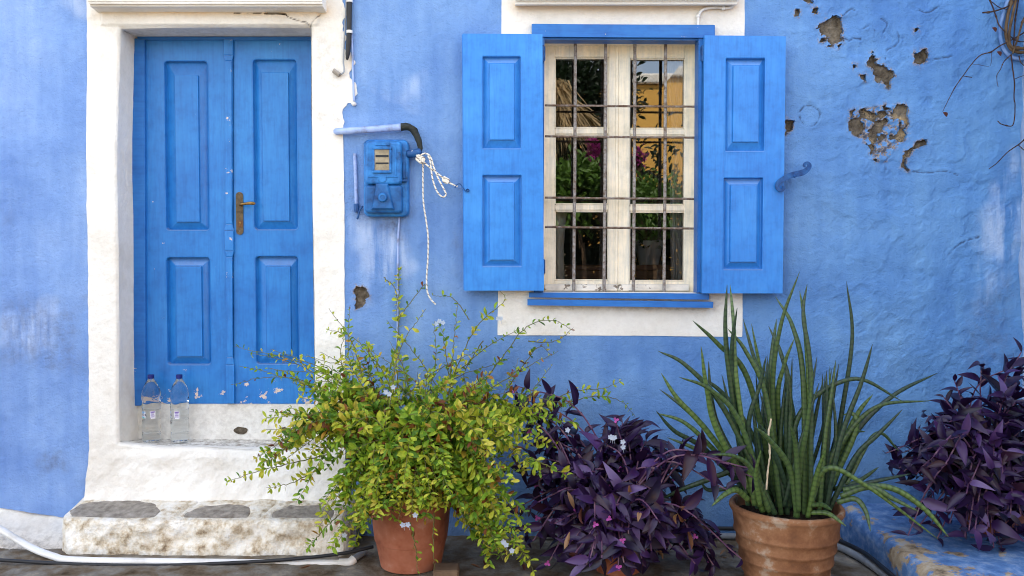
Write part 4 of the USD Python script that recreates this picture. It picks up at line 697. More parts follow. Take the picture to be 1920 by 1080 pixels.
for q, y, per, size in sprays:
    pts = U([a for a, _ in q], [b for _, b in q], y + np.linspace(-.02, 0, len(q))); P = spline(pts, 26) + rng.normal(0, .002, (26, 3)); leafy(P, .08, .026, per, size)
LB, LD, LN, LL, LW, LT = map(np.array, (LB, LD, LN, LL, LW, LT)); LB[:, 1] = np.minimum(LB[:, 1], -.012)
V, f = leafset(LB, LD, LN, LL, LW, rng.uniform(.1, .5, len(LB)), rng.uniform(-.1, .5, len(LB)), 6)
V[..., 1] = np.minimum(V[..., 1], -.006)
lay_leaves(sb, V, f, [plum_leaf], plum_leaf, 290, tone=LT)
for P in stems[:60]: obj('stem', tube(P, np.linspace(.0035, .0012, len(P)), 5), plum_stem, sb)
obj('small_stems', cat([tube(P, np.linspace(.0030, .0010, len(P)), 4) for P in stems[60:]]), plum_stem, sb, kind='stuff')
for (px_, py_, y, n_) in ((768, 982, -.78, 1), (773, 968, -.78, 1), (758, 984, -.77, 1), (724, 738, -.5, 2), (735, 730, -.5, 1), (820, 604, -.10, 3), (932, 596, -.10, 2), (1068, 800, -.6, 1), (1148, 822, -.62, 3), (1170, 838, -.62, 2), (640, 1006, -.66, 1), (948, 1024, -.82, 2), (955, 1032, -.82, 1)):
    for _ in range(n_):
        cpt = U(px_ + rng.normal(0, 4), py_ + rng.normal(0, 4), y); ph = rng.random() * 6.28; an = ph + np.arange(5) * 2 * np.pi / 5; dv = np.stack([np.cos(an), np.full(5, -.25), np.sin(an)], 1)
        Vf, ff = leafset(np.repeat(cpt[None], 5, 0), dv, np.tile([0, -1., 0.], (5, 1)), .0135, .011, .1, .1, 5); stalk = tube(spline([cpt, cpt + [.003, .012, -.01], cpt + [.004, .02, -.03]], 6), .001, 4)
        obj('flower', cat([trimesh.Trimesh(*merge(Vf, ff), process=False), stalk]), petal_m, sb, smooth=True)
# ------------------------------------------------------------------ purple plants
def purple(t, crown, targets, size, per_stem, upright, seed, limit=290, fwd=-.15):
    r = np.random.default_rng(seed); B, D, Nn_, L_, W_, ss, tips = [], [], [], [], [], [], []
    for T in targets:
        T = np.asarray(T); s0 = crown + np.array([r.uniform(-.11, .11), r.uniform(-.11, .11), 0]); dv = T - s0; mid = s0 + dv * .5 + np.array([0, 0, .05 + .22 * np.linalg.norm(dv[:2])]) + r.normal(0, .02, 3); P = spline([s0, mid, T], 16); P[:, 1] = np.minimum(P[:, 1], -.04); ss.append(P)
        n_ = per_stem + r.integers(-1, 2); side = r.random() * 6.28
        for k in range(n_):
            u = 1 - .62 * k / n_ ; i = u * 15; i0 = int(min(i, 14)); p = P[i0] + (P[i0 + 1] - P[i0]) * (i - i0); q = P[min(i0 + 1, 15)] - P[max(i0 - 1, 0)]; q = q / (np.linalg.norm(q) + 1e-9)
            a1 = np.cross(q, [.2, 1., .1]); a1 /= np.linalg.norm(a1); a2 = np.cross(q, a1); side += math.pi + r.normal(0, .5); o = a1 * math.cos(side) + a2 * math.sin(side)
            B.append(p); D.append(o * .95 + q * r.uniform(.25, .9) + np.array([0, -.1, upright]) + r.normal(0, .15, 3)); Nn_.append(np.array([0, -.6, .8]) + q * .4 + r.normal(0, .35, 3)); l = size * r.uniform(.5, 1.2) * (1 if k > 1 else .75); L_.append(l); W_.append(l * r.uniform(.29, .40))
        tips.append(P[-1])
    B, D, Nn_, L_, W_ = map(np.array, (B, D, Nn_, L_, W_)); V, f = leafset(B, D, Nn_, L_, W_, r.uniform(.05, .65, len(B)), r.uniform(-.1, .75, len(B)), 7, 'lance'); V[..., 1] = np.minimum(V[..., 1], -.012); V[..., 2] = np.maximum(V[..., 2], .012)
    lay_leaves(t, V, f, purp_leaf, purp_many, limit, r.choice(6, len(V), p=[.26, .22, .16, .16, .08, .12]))
    for P in ss: obj('stem', tube(P, np.linspace(.005, .0028, len(P)), 6), purp_stem, t)
    return tips
def ell(cx_, cy_, rx, ry_, n, ya, yb):
    o = []
    for _ in range(n): a, r = rng.random() * 6.283, math.sqrt(rng.random()); o.append(U(cx_ + rx * r * math.cos(a), cy_ + ry_ * r * math.sin(a), rng.uniform(ya, yb)))
    return o
p1 = thing('purple_plant', 'low purple leaved plant spilling out between the green shrub and the tall spiky plant', 'plant')
C1 = np.array([X(1160, -.46), -.46, 0]); tp = thing('terracotta_pot', 'clay pot buried under the low purple leaves in the middle', 'flowerpot'); pot(tp, C1, pot_profile(.11, .16, .22), terracotta, soil_r=.145, soil_z=.19)
tg = ell(1130, 900, 120, 75, 20, -.70, -.40) + ell(1160, 990, 120, 60, 20, -.82, -.55) + ell(1110, 830, 110, 45, 9, -.5, -.2) + ell(965, 765, 40, 35, 3, -.3, -.15) + ell(1215, 850, 50, 45, 5, -.4, -.2) + ell(1050, 1030, 70, 35, 7, -.75, -.5) + ell(1270, 1000, 60, 50, 7, -.6, -.3) + ell(1380, 890, 60, 30, 4, -.80, -.74) + ell(1340, 1045, 60, 20, 4, -.75, -.5) + ell(1170, 1045, 100, 22, 11, -.86, -.62) + ell(1080, 950, 80, 60, 6, -.7, -.5) + ell(1000, 850, 55, 75, 9, -.42, -.2) + ell(960, 750, 45, 30, 5, -.25, -.12) + ell(1010, 960, 50, 50, 6, -.55, -.3) + ell(1130, 1055, 70, 14, 6, -.9, -.8) + ell(1240, 930, 70, 60, 7, -.6, -.35) + ell(1270, 880, 50, 50, 5, -.45, -.25) + ell(1190, 810, 60, 30, 5, -.35, -.18) + ell(1290, 1030, 45, 30, 6, -.7, -.5) + [U(1080, 960, -.6), U(990, 950, -.6), U(1000, 905, -.5)]
tips = purple(p1, C1 + [0, 0, .2], tg, .132, 7, .0, 5)
for i in range(0, len(tips), 5):
    an = np.arange(3) * 2.1 + i; Vf, ff = leafset(np.repeat((tips[i] + [0, -.012, .01])[None], 3, 0), np.stack([np.cos(an), np.full(3, -.4), np.sin(an)], 1), np.tile([0, -1., .2], (3, 1)), .016, .014, .1, .1, 5); obj('flower', merge(Vf, ff), pink_m, p1, smooth=True)
# dry leaves caught in it
for k in range(14):
    q = U(rng.uniform(1040, 1300), rng.uniform(880, 1040), rng.uniform(-.8, -.62)); Vf, ff = leafset(q[None], rng.normal(size=(1, 3)) + [0, 0, -.4], rnd_unit(1), rng.uniform(.05, .09), .022, .6, .5, 6); obj('dry_leaf', (Vf[0], ff), dry_leaf[k % 3], p1, smooth=True)
p2 = thing('purple_plant', 'tall dense purple leaved plant in a pot on the low blue ledge at right', 'plant')
C2 = np.array([X(1868, -.36), -.36, .155]); tp2 = thing('terracotta_pot', 'clay pot behind purple leaves on the low blue ledge at right', 'flowerpot'); pot(tp2, C2, pot_profile(.12, .17, .26), terracotta, soil_r=.155, soil_z=.23)
tg = ell(1850, 800, 90, 70, 16, -.6, -.2) + ell(1780, 830, 90, 60, 12, -.55, -.25) + ell(1885, 720, 45, 50, 9, -.5, -.25) + ell(1830, 900, 130, 60, 18, -.75, -.4) + ell(1790, 950, 110, 45, 10, -.72, -.4) + ell(1880, 980, 60, 60, 12, -.75, -.5) + ell(1690, 870, 50, 40, 5, -.4, -.2) + ell(1960, 860, 60, 120, 14, -.6, -.25) + ell(1760, 1000, 60, 25, 5, -.7, -.5) + ell(1880, 1000, 80, 30, 12, -.80, -.62) + ell(1700, 880, 50, 60, 7, -.5, -.25) + [U(1790, 715, -.35), U(1770, 745, -.3), U(1840, 690, -.3), U(1915, 660, -.3), U(1740, 780, -.3), U(1660, 850, -.3)]
purple(p2, C2 + [0, 0, .22], tg, .128, 7, .42, 8)
# ------------------------------------------------------------------ spiky plant in the ribbed pot
SC = np.array([X(1478, -.62), -.62, 0]); rp = thing('ribbed_pot', 'wide ribbed clay pot holding the tall spiky plant', 'flowerpot')
def wob(R, Zz, a): return R * (1 + .006 * np.sin(3 * a + 1)), Zz + .003 * np.sin(2 * a)
pf = [(.001, 0), (.165, 0), (.175, .01)]
for h_, r_ in np.array([(.06, .186), (.12, .199), (.18, .211), (.235, .2215)]): pf += [(r_ - .008, h_ - .022), (r_ - .003, h_ - .012), (r_ + .003, h_ - .005), (r_ + .0035, h_ + .002), (r_ + .001, h_ + .009)]
pf += [(.223, .262), (.227, .29), (.231, .315), (.239, .325), (.244, .334), (.244, .345), (.238, .352), (.226, .352), (.219, .345), (.214, .30), (.19, .2)]
pot(rp, SC, pf, terracotta_old, 96, wob, .213, .30)
sp_ = thing('spiky_plant', 'tall dark green plant of banded cylindrical spikes in the ribbed pot', 'plant')
Zm = lambda q: [(1220 + a / 1.8, 480 + b / 1.8) for a, b in q]
spk = [[(430, 860), (412, 450), (440, 230), (503, 52)], [(540, 850), (540, 400), (515, 200), (528, 95)], [(530, 860), (535, 480), (520, 230), (503, 118)], [(600, 850), (640, 560), (680, 280), (661, 85)], [(520, 860), (515, 420), (480, 240), (422, 138)], [(330, 830), (270, 430), (252, 250), (258, 97)], [(350, 830), (290, 420), (280, 230), (268, 97)], [(360, 830), (280, 420), (275, 300), (292, 175)],
       [(430, 850), (330, 420), (230, 300), (142, 218)], [(420, 860), (250, 520), (120, 370), (24, 320)], [(360, 840), (190, 590), (90, 480), (35, 395)], [(330, 830), (200, 600), (110, 510), (30, 450)], [(400, 850), (300, 560), (200, 450), (95, 408)], [(430, 850), (340, 600), (240, 460), (140, 395)], [(350, 830), (200, 640), (110, 560), (20, 530)], [(340, 830), (180, 650), (80, 590), (18, 522)], [(340, 820), (240, 700), (150, 650), (55, 612)], [(330, 812), (290, 790), (250, 805), (205, 845)],
       [(380, 850), (230, 600), (190, 450), (170, 305)], [(390, 850), (240, 600), (205, 480), (195, 355)], [(440, 860), (390, 480), (320, 320), (260, 245)], [(450, 860), (390, 480), (345, 330), (312, 212)], [(460, 860), (410, 560), (370, 380), (340, 228)], [(400, 860), (330, 600), (370, 430), (390, 338)], [(440, 860), (400, 500), (410, 330), (425, 212)], [(460, 860), (470, 480), (440, 330), (398, 237)], [(470, 860), (430, 500), (450, 370), (485, 278)], [(590, 850), (640, 620), (710, 430), (749, 297)], [(570, 850), (590, 600), (610, 460), (625, 352)], [(560, 850), (585, 620), (588, 402)], [(570, 850), (600, 620), (605, 372)],
       [(600, 830), (690, 600), (820, 470), (967, 395)], [(570, 850), (640, 640), (760, 510), (945, 488)], [(470, 850), (500, 540), (680, 415), (850, 490)], [(590, 850), (650, 640), (700, 530), (750, 467)], [(600, 850), (690, 680), (770, 600), (850, 518)], [(570, 850), (600, 700), (660, 600), (725, 592)], [(530, 860), (590, 720), (720, 770), (970, 955)], [(640, 800), (740, 780), (820, 820), (905, 862)], [(650, 780), (800, 780), (920, 850), (1005, 948)], [(630, 820), (690, 820), (725, 860), (742, 930)], [(540, 855), (600, 870), (660, 912)], [(540, 830), (580, 840), (612, 858)], [(640, 810), (760, 760), (878, 735)], [(620, 810), (700, 760), (770, 712)],
       [(370, 830), (355, 740), (372, 655)], [(500, 850), (490, 650), (472, 570)], [(360, 840), (280, 560), (240, 400)], [(490, 870), (505, 700), (530, 560), (548, 380)], [(530, 870), (560, 740), (593, 648)], [(400, 850), (340, 720), (280, 675), (205, 670)], [(470, 870), (450, 760), (400, 620), (360, 560)], [(495, 870), (470, 720), (400, 620), (350, 575)], [(290, 740), (180, 760), (100, 790), (10, 835)], [(580, 850), (680, 620), (690, 540), (650, 535)], [(300, 800), (200, 790), (170, 765)], [(660, 760), (760, 600), (840, 660)]]
front = {17, 37, 38, 39, 40, 41, 42, 45, 46, 48, 49, 50, 52}
def spike(pts, y0, y1, r, m, bend=0):
    pts = np.array(pts, float); k = len(pts); yy = np.linspace(0, 1, k) ** 1.3 * (y1 - y0) + y0
    P = spline(U(pts[:, 0], pts[:, 1], yy), 30); P[:, 1] = np.minimum(P[:, 1], -.03); t = np.linspace(0, 1, 30); rad = r * np.interp(t, [0, .1, .5, .8, .93, 1], [.95, 1, .92, .62, .34, .07])
    ms = tube(P, rad, 8); s = np.r_[0, np.cumsum(np.linalg.norm(np.diff(P, axis=0), axis=1))]; al = np.r_[np.repeat(s, 8), s[0], s[-1]]
    return obj('spike', ms, m, sp_, smooth=True, attrs={'along': al})
for i, q in enumerate(spk):
    b = Zm(q); off = (b[0][0] - 1478) / 102; y0 = SC[1] + (-.13 - .05 * rng.random() if i in front else rng.uniform(-.08, .12)); y1 = y0 + (-.12 if i in front else rng.uniform(-.14, .16))
    b[0] = (b[0][0], b[0][1] + (6 if y0 < SC[1] else -12)); spike(b, y0, y1, rng.uniform(.0108, .0145) * (.85 if len(q) == 3 else 1), sans_m[i % 4 if i not in front else (0, 2)[i % 2]])
for k in range(34):
    bx = rng.uniform(340, 600); tx = bx + rng.normal(0, 70); ty = rng.uniform(330, 560); q = Zm([(bx, 845), ((bx + tx) / 2 + rng.normal(0, 15), (845 + ty) / 2), (tx, ty)]); y0 = SC[1] + rng.uniform(-.05, .15); spike(q, y0, y0 + rng.uniform(-.05, .15), rng.uniform(.0095, .013), sans_m[(1, 3)[k % 2]])
fs = spline(U([1437, 1440, 1444, 1441, 1446], [918, 880, 850, 815, 785], SC[1] - .2), 24); obj('dry_flower_stalk', rough(tube(fs, .004, 6), .004, 200, 2), leaf_tip, sp_, smooth=True)
# ------------------------------------------------------------------ low ledge at right
lg = thing('masonry_ledge', 'low blue painted masonry ledge with paint worn off its edge at lower right', 'ledge')
lx = 1.70; cr = [(0.0, -.03), (.004, .04), (.0, .09)] + [(.035 * (1 - math.cos(a)) + .002, .10 + .05 * math.sin(a)) for a in np.linspace(.2, 1.5, 6)]
cp = np.array([(lx + a, 0, b) for a, b in cr] + [(lx + .05 + .03 * i, 0, .152) for i in range(44)]); yl = np.arange(-1.0, .04, .012); V = np.repeat(cp[None], len(yl), 0); V[..., 1] = yl[:, None]
V[..., 0] += (fbm(V * 5, 4, 81) - .5) * .06 * np.exp(-(V[..., 0] - lx) / .15); V[..., 2] += (fbm(V * 6 + 2, 4, 82) - .5) * .035 + (fbm(V * 25, 3, 83) - .5) * .012 + .02 * np.clip((V[..., 1] + .25) / .25, 0, 1)
we = np.exp(-((V[..., 0] - lx - .06) / .06) ** 2) * .16 + np.clip((-V[..., 1] - .25) / .4, 0, 1) * .10 - .03 - (V[..., 2] < .08) * .06
obj('ledge_top', (V.reshape(-1, 3), grid_faces(len(yl), V.shape[1])[:, ::-1]), bench_m, lg, smooth=True, attrs={'wear': we.ravel()})
# ------------------------------------------------------------------ pipes and hoses
def pipe(name, label, catg, pts, r, m, n=60, part='pipe', sides=12):
    t = thing(name, label, catg); P = spline(np.array(pts), n); obj(part, tube(P, r, sides), m, t, smooth=True); return t
wp = [U(-60, 958, -.12), U(0, 992, -.17), U(55, 1025, -.26), U(100, 1043, -.35), U(140, 1050, -.385), U(300, 1053, -.385), U(480, 1055, -.385), U(640, 1056, -.385)]
t = pipe('white_pipe', 'white plastic drain pipe bent along the foot of the stone step', 'pipe', wp, .0165, pvc, 90)
e = [U(636, 1056, -.385), U(655, 1055, -.385), U(664, 1048, -.37)]; obj('elbow', tube(spline(e, 10), [.021, .021, .0215, .0215, .0215, .0215, .0215, .0215, .021, .021], 14), pvc, t, smooth=40); obj('pipe_tail', tube([U(660, 1051, -.375), U(684, 1034, -.29)], .0155, 12), pvc_grey, t, smooth=40)
hb = [U(-60, 1044, -.40), U(0, 1050, -.405), U(150, 1058, -.41), U(300, 1060, -.415), U(420, 1056, -.41), U(540, 1049, -.405), U(640, 1038, -.38), U(700, 1025, -.33)]
pipe('black_hose', 'black rubber hose lying over the white pipe at lower left', 'hose', hb, .0085, black_rubber, 80)
gp_ = [[X(1020, -.06), -.06, .02], [X(1150, -.06), -.06, .02], [X(1380, -.06), -.07, .02], [1.45, -.09, .02], [1.60, -.22, .02], [1.66, -.45, .02], [1.68, -.9, .02]]
pipe('grey_pipe', 'grey plastic pipe running behind the ribbed pot along the wall foot', 'pipe', gp_, .0165, pvc_grey, 80)
hp_ = [[X(900, -.04), -.035, .045], [X(1150, -.04), -.035, .05], [X(1380, -.05), -.04, .05], [1.47, -.05, .05], [1.58, -.13, .045], [1.655, -.32, .045], [1.665, -.5, .05], [1.66, -.95, .045]]
pipe('black_hose', 'black hose along the wall foot behind the ribbed pot', 'hose', hp_, .011, black_rubber, 80)
# ------------------------------------------------------------------ meter, conduit, rope, cables
mb = thing('electricity_meter', 'blue painted metal electricity meter box on the wall beside the door', 'meter box')
def rbox(px0, px1, py0, py1, y0, y1, r, b=.008):
    a, c_ = U(px0, py0, y0), U(px1, py1, y0); k = [rring(a[0], c_[0], c_[2], a[2], r, y1), rring(a[0], c_[0], c_[2], a[2], r, y0 + b), rring(a[0] + b * .3, c_[0] - b * .3, c_[2] + b * .3, a[2] - b * .3, r - b * .2, y0 + b * .3), rring(a[0] + b, c_[0] - b, c_[2] + b, a[2] - b, max(r - b, .002), y0)]
    return hull(np.vstack(k))
obj('back_case', rbox(681, 766, 261, 406, -.05, .015, .028, .012), meter_blue, mb); lid = obj('lid', cat([rbox(683.5, 753, 264, 346, -.085, -.048, .022, .014)]), meter_blue, mb)
obj('lower_cover', rbox(683, 754, 346.5, 399, -.083, -.048, .016, .014), meter_dark, mb)
obj('raised_boss', pxquad([(704, 344), (727, 344), (739, 393), (696, 393)], -.096, -.080, .008), meter_dark, mb); kc = U(717.5, 370, -.1)
obj('sealing_knob', lathe([(.001, 0), (.024, 0), (.024, .006), (.019, .012), (.012, .013), (.012, .010), (.001, .010)], 28).apply_transform(trimesh.geometry.align_vectors([0, 0, 1], [0, -1, 0])).apply_translation([kc[0], -.094, kc[2]]), meter_blue, mb)
wq = [(697.5, 734, 275, 280), (697.5, 734, 319, 324.5), (697.5, 702, 280.1, 318.9), (729.5, 734, 280.1, 318.9)]
wf = obj('window_frame', cat([pxbox(*q, -.094, -.083, .003) for q in wq]), meter_blue, mb)
dial = simple('meter_dial', [(.20, .16, .10), (.34, .28, .18), (.44, .38, .27)], 20, .5, .1, 60); obj('dial', pxbox(701.5, 730, 279.5, 319.5, -.0868, -.084, .0005), dial, mb)
for (u0, u1) in ((290.5, 294.5), (304.5, 307.5)): obj('dial_slot', pxbox(704, 728.5, u0, u1, -.0885, -.0866, .0005), black_rubber, mb)
obj('nameplate', pxbox(703, 731, 266, 273, -.089, -.083, .003), meter_blue, mb); obj('latch', cat([pxbox(755, 760, 303, 335, -.062, -.048, .003), pxbox(753, 763, 336, 341, -.066, -.048, .003)]), meter_dark, mb)
obj('stamped_rib', cat([pxbox(690, 746, 330, 333, -.0885, -.083, .002), pxbox(740, 744, 275, 330, -.0885, -.083, .002)]), meter_blue, mb)
sc_ = U(717, 334, -.085); obj('stamped_disc', trimesh.creation.cylinder(.02, .006, sections=24, transform=trimesh.geometry.align_vectors([0, 0, 1], [0, 1, 0])).apply_translation([sc_[0], -.086, sc_[2]]), meter_blue, mb)
cn = thing('cable_conduit', 'limewashed conduit with a black taped bend above the meter box', 'conduit')
P = spline(U([629, 640, 690, 757], [246, 246, 243, 238], [.01, -.03, -.035, -.035]), 40); obj('tube', rough(tube(P, np.interp(np.linspace(0, 1, 40), [0, .1, 1], [.014, .0165, .0185]), 12), .002, 30, 3), conduit_blue, cn, smooth=True)
P = spline(U([752, 765, 776, 783, 787, 787], [238, 238, 244, 258, 272, 286], -.038), 30); obj('tape_wrap', rough(tube(P, np.interp(np.linspace(0, 1, 30), [0, .3, .6, 1], [.020, .0185, .0165, .012]), 12), .005, 40, 9), tape, cn, smooth=True)
obj('tape_flap', pxquad([(769, 234), (782, 240), (774, 246)], -.055, -.05, .001), tape, cn)
P = spline(U([788, 784, 776, 765], [284, 286, 288, 289], [-.035, -.04, -.042, -.035]), 16); obj('elbow', tube(P, [.010] + [.021] * 14 + [.023], 14), iron_blue, cn, smooth=True)
rp_ = thing('rope', 'white speckled rope knotted to the conduit and hooked to the left shutter', 'rope')
def rope(pts, r=.0042, n=80, nm='strand'):
    P = spline(pts, n); S = 8; ms = tube(P, r, S); s = np.r_[0, np.cumsum(np.linalg.norm(np.diff(P, axis=0), axis=1))]; n2 = max(int(s[-1] / .0025), 20); P = np.stack([np.interp(np.linspace(0, s[-1], n2), s, P[:, i]) for i in range(3)], 1); ms = tube(P, r, S); sl = np.linspace(0, s[-1], n2)
    tw = ((sl[:, None] / .026 + np.arange(S)[None] / S) % 1); al = np.r_[tw.ravel(), 0, 0]; return obj(nm, ms, rope_m, rp_, smooth=True, attrs={'twist': al})
def up(q, y): return U([a for a, _ in q], [b for _, b in q], y)
rope(up([(772, 283), (780, 290), (788, 298), (800, 309), (820, 325), (840, 341), (858, 350)], -.055), .0046)
rope(up([(786, 296), (790, 290), (800, 288), (808, 296), (813, 312), (822, 335), (834, 358), (836, 366), (829, 369), (819, 358), (811, 335), (808, 312), (806, 300), (802, 292)], -.062))
rope(up([(790, 298), (793, 310), (793, 340), (794, 380), (800, 420), (803, 450), (802, 490), (800, 520), (801, 545), (807, 560), (817, 571)], -.045))
kn = []
for k in range(4): kn.append(up([(783 + k * 2.2, 291 + k * 2), (789 + k * 2.2, 293 + k), (787 + k * 2.2, 301 + k), (781 + k * 2.2, 299 + k * 2), (783 + k * 2.2, 291 + k * 2)], -.064 + .003 * (k % 2)))
for q in kn: rope(q, .005, 30, 'knot')
for k in range(3): rope(up([(832 + k * 2.4, 331 + k * 1.5), (837 + k * 2.2, 335 + k), (834 + k * 2.2, 342 + k), (830 + k * 2.2, 337 + k), (832 + k * 2.4, 331 + k * 1.5)], -.06), .0045, 24, 'knot')
hk = thing('shutter_hook', 'thin blue wire hook linking the rope to the left shutter', 'hook'); P = up([(853, 352), (857, 346), (863, 345), (868, 352), (873, 358), (878, 359), (879, 356), (876, 354)], -.082); obj('wire', tube(spline(P, 40), .0028, 8), iron_blue, hk, smooth=True); c = U(877, 357, -.075); obj('eyelet', trimesh.creation.torus(.007, .0022, 20, 8, transform=trimesh.geometry.align_vectors([0, 0, 1], [0, 1, .4])).apply_translation(c), iron_blue, hk, smooth=True)
bc = thing('wall_cable', 'black cable with white clips running down beside the door surround', 'cable')
obj('sheath', tube(spline(U([656, 655, 654, 651], [-40, 20, 75, 112], -.022), 30), np.interp(np.linspace(0, 1, 30), [0, .6, .9, 1], [.0135, .0135, .012, .006]), 12), black_rubber, bc, smooth=True)
for py in (2, 60): q = U(655.2, py, -.022); obj('clip', tube([q + [0, 0, -.007], q + [0, 0, .007]], .0165, 14), pvc, bc, smooth=40)
obj('grey_wire', tube(spline(U([651, 648.5, 645, 644, 645, 640, 634], [-40, 20, 80, 115, 133, 139, 137], -.016), 50), .004, 8), pvc_grey, bc, smooth=True); q = U(630.5, 135, -.014); obj('broken_fitting', rough(tube([q + [-.015, 0, .008], q + [.018, 0, -.016]], .013, 10), .005, 60, 4), stone_grey, bc)
obj('white_lead', tube(spline(U([659, 661, 662, 664], [62, 100, 150, 190], -.008), 30), .005, 8), conduit_blue, bc, smooth=True); q = U(663.5, 195, -.008); obj('lead_end', rough(trimesh.creation.icosphere(2, .012), .003, 60, 3).apply_translation(q), pvc, bc)
vc = thing('thin_wall_pipe', 'thin blue painted pipe from the meter box down to the shrub', 'pipe'); obj('pipe', tube(spline(U([749, 746, 746, 744], [404, 460, 560, 720], -.010), 40), .0055, 8), conduit_blue, vc, smooth=True)
v2 = thing('thin_wall_pipe', 'short blue painted conduit standing left of the meter box', 'pipe'); obj('pipe', rough(tube(spline(U([665, 667, 668], [288, 340, 384], -.008), 24), .009, 8), .002, 40, 6), conduit_blue, v2, smooth=True); obj('end_piece', rough(tube(U([668, 668.5], [382, 398], -.016), .013, 8), .004, 60, 2), iron_blue, v2); obj('wire', tube(spline(U([680, 674, 671, 669], [386, 396, 408, 410], -.03), 14), .005, 8), iron_blue, v2, smooth=True)
wt = thing('wall_tube', 'thin white tube curling up over the window to its cornice', 'tube'); obj('tube', tube(spline(U([1309, 1309, 1311, 1320, 1340, 1362, 1375, 1392], [50, 36, 26, 17, 14, 15, 10, -15], -.02), 50), .0065, 10), pvc, wt, smooth=True)
for q in ((1309, 30), (1356, 15)): c = U(*q, -.02); obj('collar', trimesh.creation.icosphere(2, .0105).apply_translation(c), pvc, wt)
# ------------------------------------------------------------------ bottles
LZ = float(lf[:, 2].mean()) + .006
def bottle(px_, seed, turn, label):
    t = thing('water_bottle', label, 'bottle'); c = U(px_, 822, .115); c[2] = LZ; k = U(px_, 703, .115)[2] - LZ
    pr = [(.001, .006), (.03, .004), (.042, .004), (.046, .012), (.0465, .04), (.044, .046), (.0465, .052), (.046, .11), (.044, .116), (.0445, .12), (.0435, .124), (.0445, .165), (.043, .168), (.0445, .176), (.0465, .19), (.0445, .205), (.0475, .225), (.047, .25), (.042, .275), (.030, .300), (.018, .318), (.0135, .326), (.0135, .338), (.001, .338)]
    pr = np.array(pr); pr[:, 1] *= k / .345; pr = spline(np.c_[pr, pr[:, 0] * 0], 110)[:, :2]
    def wb(R, Zz, a):
        h = Zz / (k / .345); tw = np.exp(-((h - .205) / .022) ** 2) + .8 * np.exp(-((h - .08) / .03) ** 2); return R + .0022 * tw * np.sin(3 * a + h * 90) + .0012 * (h > .03) * (h < .3) * np.sin(2 * a + seed + h * 30), Zz
    obj('bottle_body', lathe(pr, 56, c, wb), bottle_m, t, smooth=True)
    cz = c[2] + k * .948; obj('cap', cat([lathe([(.001, 0), (.0165, 0), (.0168, .003), (.0155, .004), (.0165, .005), (.0165, k * .052), (.014, k * .058), (.001, k * .058)], 40, [c[0], c[1], cz])]), cap_m, t, smooth=35)
    def onlabel(shape2d, m, nm, lift=.0006, lab=None):
        v = shape2d.vertices.copy(); a = v[:, 0] / .0452 + turn - math.pi / 2; R = .0452 + lift; shape2d.vertices = np.stack([c[0] + R * np.cos(a), c[1] + R * np.sin(a), c[2] + (v[:, 1]) * k / .345], 1); o = obj(nm, shape2d, m, par if par else t, smooth=False); return o
    def rect(x0, x1, z0, z1, n=10):
        xs_ = np.linspace(x0, x1, n); V = np.array([(x, z, 0) for z in (z0, z1) for x in xs_]); return trimesh.Trimesh(V, grid_faces(2, n), process=False)
    def oval(cx_, cz_, rx, rz, bend=0):
        a = np.linspace(0, 2 * np.pi, 24, endpoint=False); V = np.array([(cx_ + rx * math.cos(q), cz_ + rz * math.sin(q) + bend * math.cos(q), 0) for q in a] + [(cx_, cz_, 0)]); return trimesh.Trimesh(V, [[i, (i + 1) % 24, 24] for i in range(24)], process=False)
    par = None; par = onlabel(rect(-.045, -.006, .128, .163, 14), label_m['white'], 'paper_label', .0004)
    onlabel(oval(-.024, .158, .017, .0045, .001), label_m['cyan'], 'label_print', .0008); onlabel(oval(-.024, .1325, .016, .004, -.001), label_m['cyan'], 'label_print', .0008); onlabel(oval(-.022, .1305, .012, .002), label_m['green'], 'label_print', .0010)
    tx = meshkit.text_mesh('AYPA', .0125, .0002, True); tx.vertices[:, 2] = 0; tx.vertices[:, 0] += -.046; tx.vertices[:, 1] += .139; onlabel(tx, label_m['ink'], 'label_print', .0012)
    p0 = par; par = None; par = onlabel(rect(.018, .044, .126, .165, 12), label_m['white'], 'paper_label', .0004)
    onlabel(rect(.020, .042, .158, .163, 6), label_m['purple'], 'label_print', .0008)
    for z in np.arange(.134, .156, .0036): onlabel(rect(.021, .021 + .02 * (.7 + .3 * rng.random()), z, z + .0016, 5), label_m['purple'], 'label_print', .0008)
    onlabel(rect(.017, .0195, .126, .133, 3), label_m['ink'], 'label_print', .0008)
bottle(284.5, 1, -.12, 'clear plastic water bottle with blue cap, nearer the door jamb')
bottle(337.5, 2.4, -.62, 'clear plastic water bottle with blue cap, further from the door jamb')
